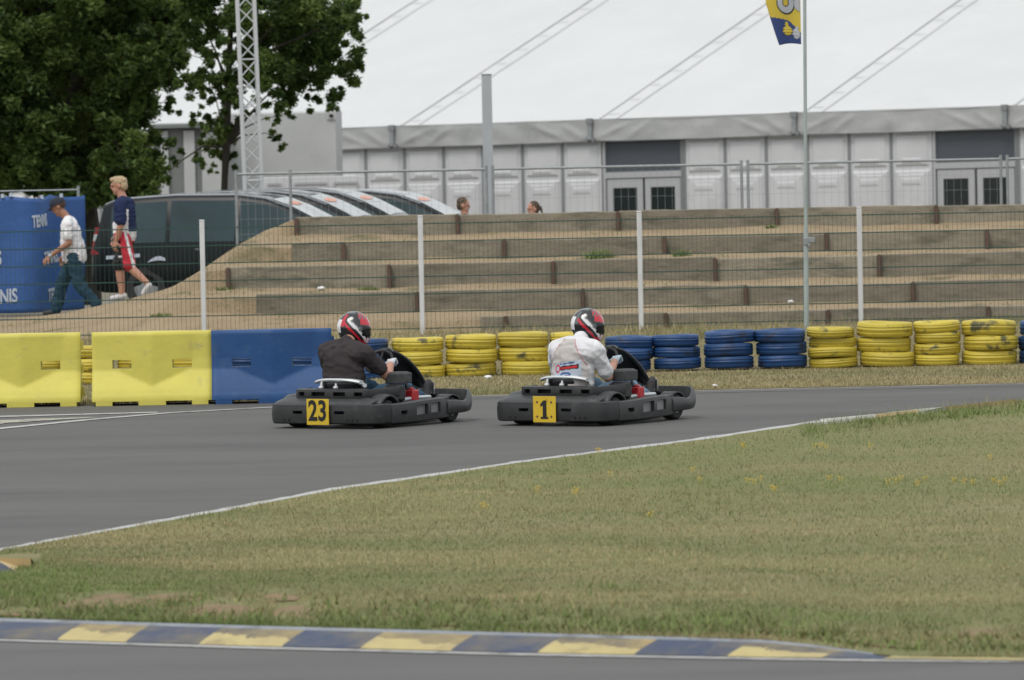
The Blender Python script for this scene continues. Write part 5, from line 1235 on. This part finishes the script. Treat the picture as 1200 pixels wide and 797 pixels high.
for a, b, c, d in BARE:
    n = 28; ring = [(a + c * 1.05 * math.cos(2 * PI * k / n) * (1 + .25 * noise.noise(Vector((k * .9, a, 0)))), b + d * math.sin(2 * PI * k / n) * (1 + .3 * noise.noise(Vector((k * .7, b, 5))))) for k in range(n)]
    cv = mb.bm.verts.new(uv_turf(a, b, .016)); rm_ = [mb.bm.verts.new(uv_turf((a + u) / 2, (b + v) / 2, .014)) for u, v in ring]; ro = [mb.bm.verts.new(uv_turf(u, v, .004)) for u, v in ring]
    for k in range(n):
        mb.bm.faces.new((cv, rm_[k], rm_[(k + 1) % n])); mb.bm.faces.new((rm_[k], ro[k], ro[(k + 1) % n], rm_[(k + 1) % n]))
kind(mb.build('bare_soil', 'bare_soil', fix=True), 'structure')
def pick(p, green):
    n = noise.noise(Vector((p.x * .20, p.y * .45, 5))) * 1.5 + noise.noise(Vector((p.x * .7, p.y * .5, 15))) * .5 + noise.noise(Vector((p.x * .9, p.y * 1.5, 2))) * .6 + random.gauss(0, .33) + green
    return 0 if n < -.22 else 4 if n < -.12 else 1 if n < .42 else 2 if n < .95 else 3
pts, hs, ms = [], [], []
for i in range(210000):
    u = random.uniform(-60, 1260); a = (u + 260) / 1720
    vt, vb = interp(TOP, u), interp(BOT, u); v = vt + (vb - vt) * random.random() ** .9
    g = G(u, v, .02); b = (v - vt) / (vb - vt)
    tp_ = G(u, vt, 0).y; bt = G(u, vb, 0).y; bb = (tp_ - g.y) / max(.01, tp_ - bt)
    p = turf_pt(a, max(0, min(1, bb))); edge = (vb - v)
    near = edge < 38 and u < 1010 or (edge < 30)
    bare = noise.noise(Vector((p.x * 1.3, p.y * 2.6, 9)))
    if u < 48 and 650 < v < 668 and v < 672 - u * .25: continue
    if in_bare(u, v) and random.random() < .89: continue
    if edge < 42 and bare > .25 and random.random() < .6: continue
    gr = (.30 if edge < 60 else 0) + (.5 if u < 330 and v > 640 else 0) * max(0, 1 - u / 330) * .8 + (.55 if u > 930 and v - vt < 28 else 0) + .08 + (.16 if v < 610 and u > 560 else 0) - .42 * math.exp(-((v - 655 - .02 * u) / 26) ** 2) * (1 if u > 200 else u / 200) - .25 * math.exp(-((v - 590) / 14) ** 2) * (u < 600)
    h = random.uniform(.018, .042)
    if edge < 40: h *= random.uniform(.7, 1.7) if not in_bare(u, v - 6) else .7
    if u > 940 and v - vt < 18: h = random.uniform(.06, .15) * (1 + .7 * noise.noise(Vector((p.x * 2, p.y, 0))))
    if v - vt < 4 and noise.noise(Vector((p.x * 2.5, p.y * 2.5, 8))) > .05: h = random.uniform(.03, .075)
    if random.random() < .004: h *= 2.2
    pts.append((p.x, p.y, p.z - .004)); hs.append(h); ms.append(pick(p, gr))
blades('grass', pts, hs, .0032, ms, .55)
# broad-leaved weeds along the near kerb: clumps of short wide blades
pts, hs, ms = [], [], []
for i in range(620):
    u = random.uniform(-20, 1220); vb = interp(BOT, u); v = vb - abs(random.gauss(6, 13)) - 1
    if u > 1000 and random.random() < .5: v = interp(TOP, u) + random.uniform(2, 14)
    vt = interp(TOP, u); tp_ = G(u, vt, 0).y; bt = G(u, vb, 0).y; g = G(u, v, .02); bb = (tp_ - g.y) / max(.01, tp_ - bt); c = turf_pt((u + 260) / 1720, max(.02, min(.985, bb))); r = random.uniform(.03, .12); tone = random.choice((3, 3, 2, 1, 2, 3))
    for j in range(int(260 * r)):
        if in_bare(u, v): continue
        pts.append((c.x + random.gauss(0, r), c.y + random.gauss(0, r), c.z)); hs.append(random.uniform(.02, .085)); ms.append(tone if random.random() < .75 else 2)
blades('weeds', pts, hs, .0075, ms, .7)
# dry grass of the verge, up to and behind the tyre wall
pts, hs, ms = [], [], []
for i in range(70000):
    x = random.uniform(-6.6, 8); e = interp(FAR_EDGE, x); y = e + .05 + (105.2 - e) * (random.random() ** 1.9)
    if 89.9 < y < 90.7 and random.random() < .8: continue
    p = Vector((x, y, .0)); z = .012
    tall = 100 < y
    h = random.uniform(.02, .05) if not tall else random.uniform(.05, .22)
    pts.append((x, y, z)); hs.append(h); ms.append(pick(p, -.18 if not tall else -.35))
blades('verge_grass', pts, hs, .005, ms, .5)
pts, hs, ms = [], [], []
for i in range(9000):
    x = random.uniform(-7.5, 8.2); y = random.uniform(105.3, 112)
    if noise.noise(Vector((x * .9, y * .9, 3))) < .12: continue
    p = Vector((x, y, 0)); pts.append((x, y, bank_z(x, y) - .01)); hs.append(random.uniform(.03, .10)); ms.append(pick(p, .1))
blades('bank_grass', pts, hs, .006, ms, .7)
# green plants growing on the bank
def plant(u, v, D, h, w, label):
    g = AT(u, v, D); n = int(1100 * w) + 40
    pts = [(max(-1.6 * w, min(1.6 * w, random.gauss(0, w))), max(-1.6 * w, min(1.6 * w, random.gauss(0, w))), 0) for _ in range(n)]
    o = blades('weed_plant', pts, [h * random.uniform(.4, 1) for _ in range(n)], .016, [3 if random.random() < .4 else 2 for _ in range(n)], .6)
    o.location = (g.x, D, bank_z(g.x, D) - .02); del o['kind']; tag(o, label, 'plant', 'weeds on the bank')
plant(704, 300, 110.1, .22, .11, 'green weed right of centre on the second highest terrace, largest one'); plant(798, 297, 110.1, .18, .06, 'small green weed between a white post and rusty steel post')
plant(431, 312, 108.6, .10, .09, 'low green weed patch on the terrace above charcoal driver'); plant(905, 275, 111.7, .10, .05, 'tiny green weed on the topmost terrace near the flagpole')
plant(262, 322, 109.0, .09, .07, 'flat green weed patch left of the sleeper wall ends'); plant(188, 362, 107.4, .09, .08, 'flat green weed patch low on the bank slope at left')
# yellow flowers in the infield
fm = MB()
for k in range(3):
    a = k * 2.1; fm.ell((.02 * math.cos(a), .02 * math.sin(a), .06 + .012 * k), (.011, .011, .006), sub=1)
    fm.tube((.012 * math.cos(a), .012 * math.sin(a), 0), (.02 * math.cos(a), .02 * math.sin(a), .058 + .012 * k), .0018, n=4)
fo = fm.build('flower', 'petal'); first = True
FL = [(876, 561), (891, 559), (972, 558), (1040, 561), (1049, 560), (1075, 563), (1084, 559), (1118, 561), (1130, 562), (1165, 561), (1172, 563), (1178, 560), (955, 521), (962, 520), (968, 522), (565, 589), (569, 591), (673, 575), (715, 553), (812, 548), (905, 569), (908, 571), (870, 516), (872, 518), (1160, 533), (1020, 520), (762, 603), (700, 517), (703, 519), (630, 571), (676, 573), (985, 559), (1056, 557), (1140, 563), (884, 562), (820, 560)]
for u, v in FL:
    vt, vb = interp(TOP, u), interp(BOT, u); g = G(u, v + 6, .03); tp_ = G(u, vt, 0).y; bt = G(u, vb, 0).y
    p = turf_pt((u + 260) / 1720, max(.01, min(.99, (tp_ - g.y) / (tp_ - bt)))); o = fo if first else fo.copy()
    if not first: COL.objects.link(o)
    first = False; o.location = p; o.rotation_euler.z = random.uniform(0, 6); o.scale = (1.0, 1.0, .55); tag(o, 'small yellow flower blooming in the infield grass', 'flower', 'yellow flowers in the infield')
# scraps of litter
for u, v, D, s_, l in ((572, 442, None, .07, 'white paper scrap on the verge below the middle yellow tyres'), (838, 452, None, .05, 'white paper scrap on the verge in front of the blue tyres'),
                    (376, 313, 108.4, .08, 'crumpled white cup on the terrace above charcoal driver'), (926, 325, 107.4, .07, 'white paper scrap on the terrace left of the flagpole'), (703, 434, None, .06, 'white paper scrap at the foot of the blue tyre stacks')):
    g = G(u, v, .03) if D is None else AT(u, v, D); z = .03 if D is None else bank_z(g.x, D) + .03
    mb = MB(); s_ *= .6; mb.ell((0, 0, 0), (s_, s_ * .7, s_ * .55), sub=3)
    for vv in mb.bm.verts: vv.co *= 1 + .35 * noise.noise(vv.co * 40 + Vector((u, v, 0)))
    o = mb.build('litter', 'litter', smooth=False); o.location = (g.x, g.y, z); tag(o, l, 'litter')

# ------------------------------------------------------------------ light, sky, output
SUN_EL, SUN_AZ = R(58), R(-150)             # sun behind the camera's left shoulder, veiled by cloud
sd = Vector((math.sin(SUN_AZ) * math.cos(SUN_EL), math.cos(SUN_AZ) * math.cos(SUN_EL), math.sin(SUN_EL)))
L = bpy.data.lights.new('sun', 'SUN'); L.energy = 1.3; L.angle = R(22); L.color = (1, .965, .91)
lo = bpy.data.objects.new('sun', L); COL.objects.link(lo); lo.rotation_euler = sd.to_track_quat('Z', 'Y').to_euler(); lo.location = (0, 0, 60)
W = bpy.data.worlds.new('World'); S.world = W; W.use_nodes = True; nt = W.node_tree; N = nt.nodes; LK = nt.links
bg = N['Background']; sk = N.new('ShaderNodeTexSky'); sk.sky_type = 'NISHITA'; sk.sun_disc = False; sk.sun_elevation = SUN_EL; sk.sun_rotation = SUN_AZ; sk.air_density = 1.5; sk.dust_density = 4; sk.ozone_density = 1
tc = N.new('ShaderNodeTexCoord'); nz_ = N.new('ShaderNodeTexNoise'); nz_.inputs['Scale'].default_value = 2.2; nz_.inputs['Detail'].default_value = 6; LK.new(tc.outputs['Generated'], nz_.inputs['Vector'])
cr = N.new('ShaderNodeMix'); cr.data_type = 'RGBA'; cr.inputs[6].default_value = (7.6, 7.9, 8.2, 1); cr.inputs[7].default_value = (10.0, 10.2, 10.3, 1); LK.new(nz_.outputs['Fac'], cr.inputs[0])
mx = N.new('ShaderNodeMix'); mx.data_type = 'RGBA'; mx.inputs[0].default_value = .82; LK.new(sk.outputs[0], mx.inputs[6]); LK.new(cr.outputs[2], mx.inputs[7])
LK.new(mx.outputs[2], bg.inputs['Color']); bg.inputs['Strength'].default_value = .095
S.render.engine = 'CYCLES'; S.cycles.use_denoising = True
S.view_settings.view_transform = 'Standard'; S.view_settings.look = 'None'; S.view_settings.exposure = .26; S.view_settings.gamma = 1
S.render.resolution_x = 1024; S.render.resolution_y = 680
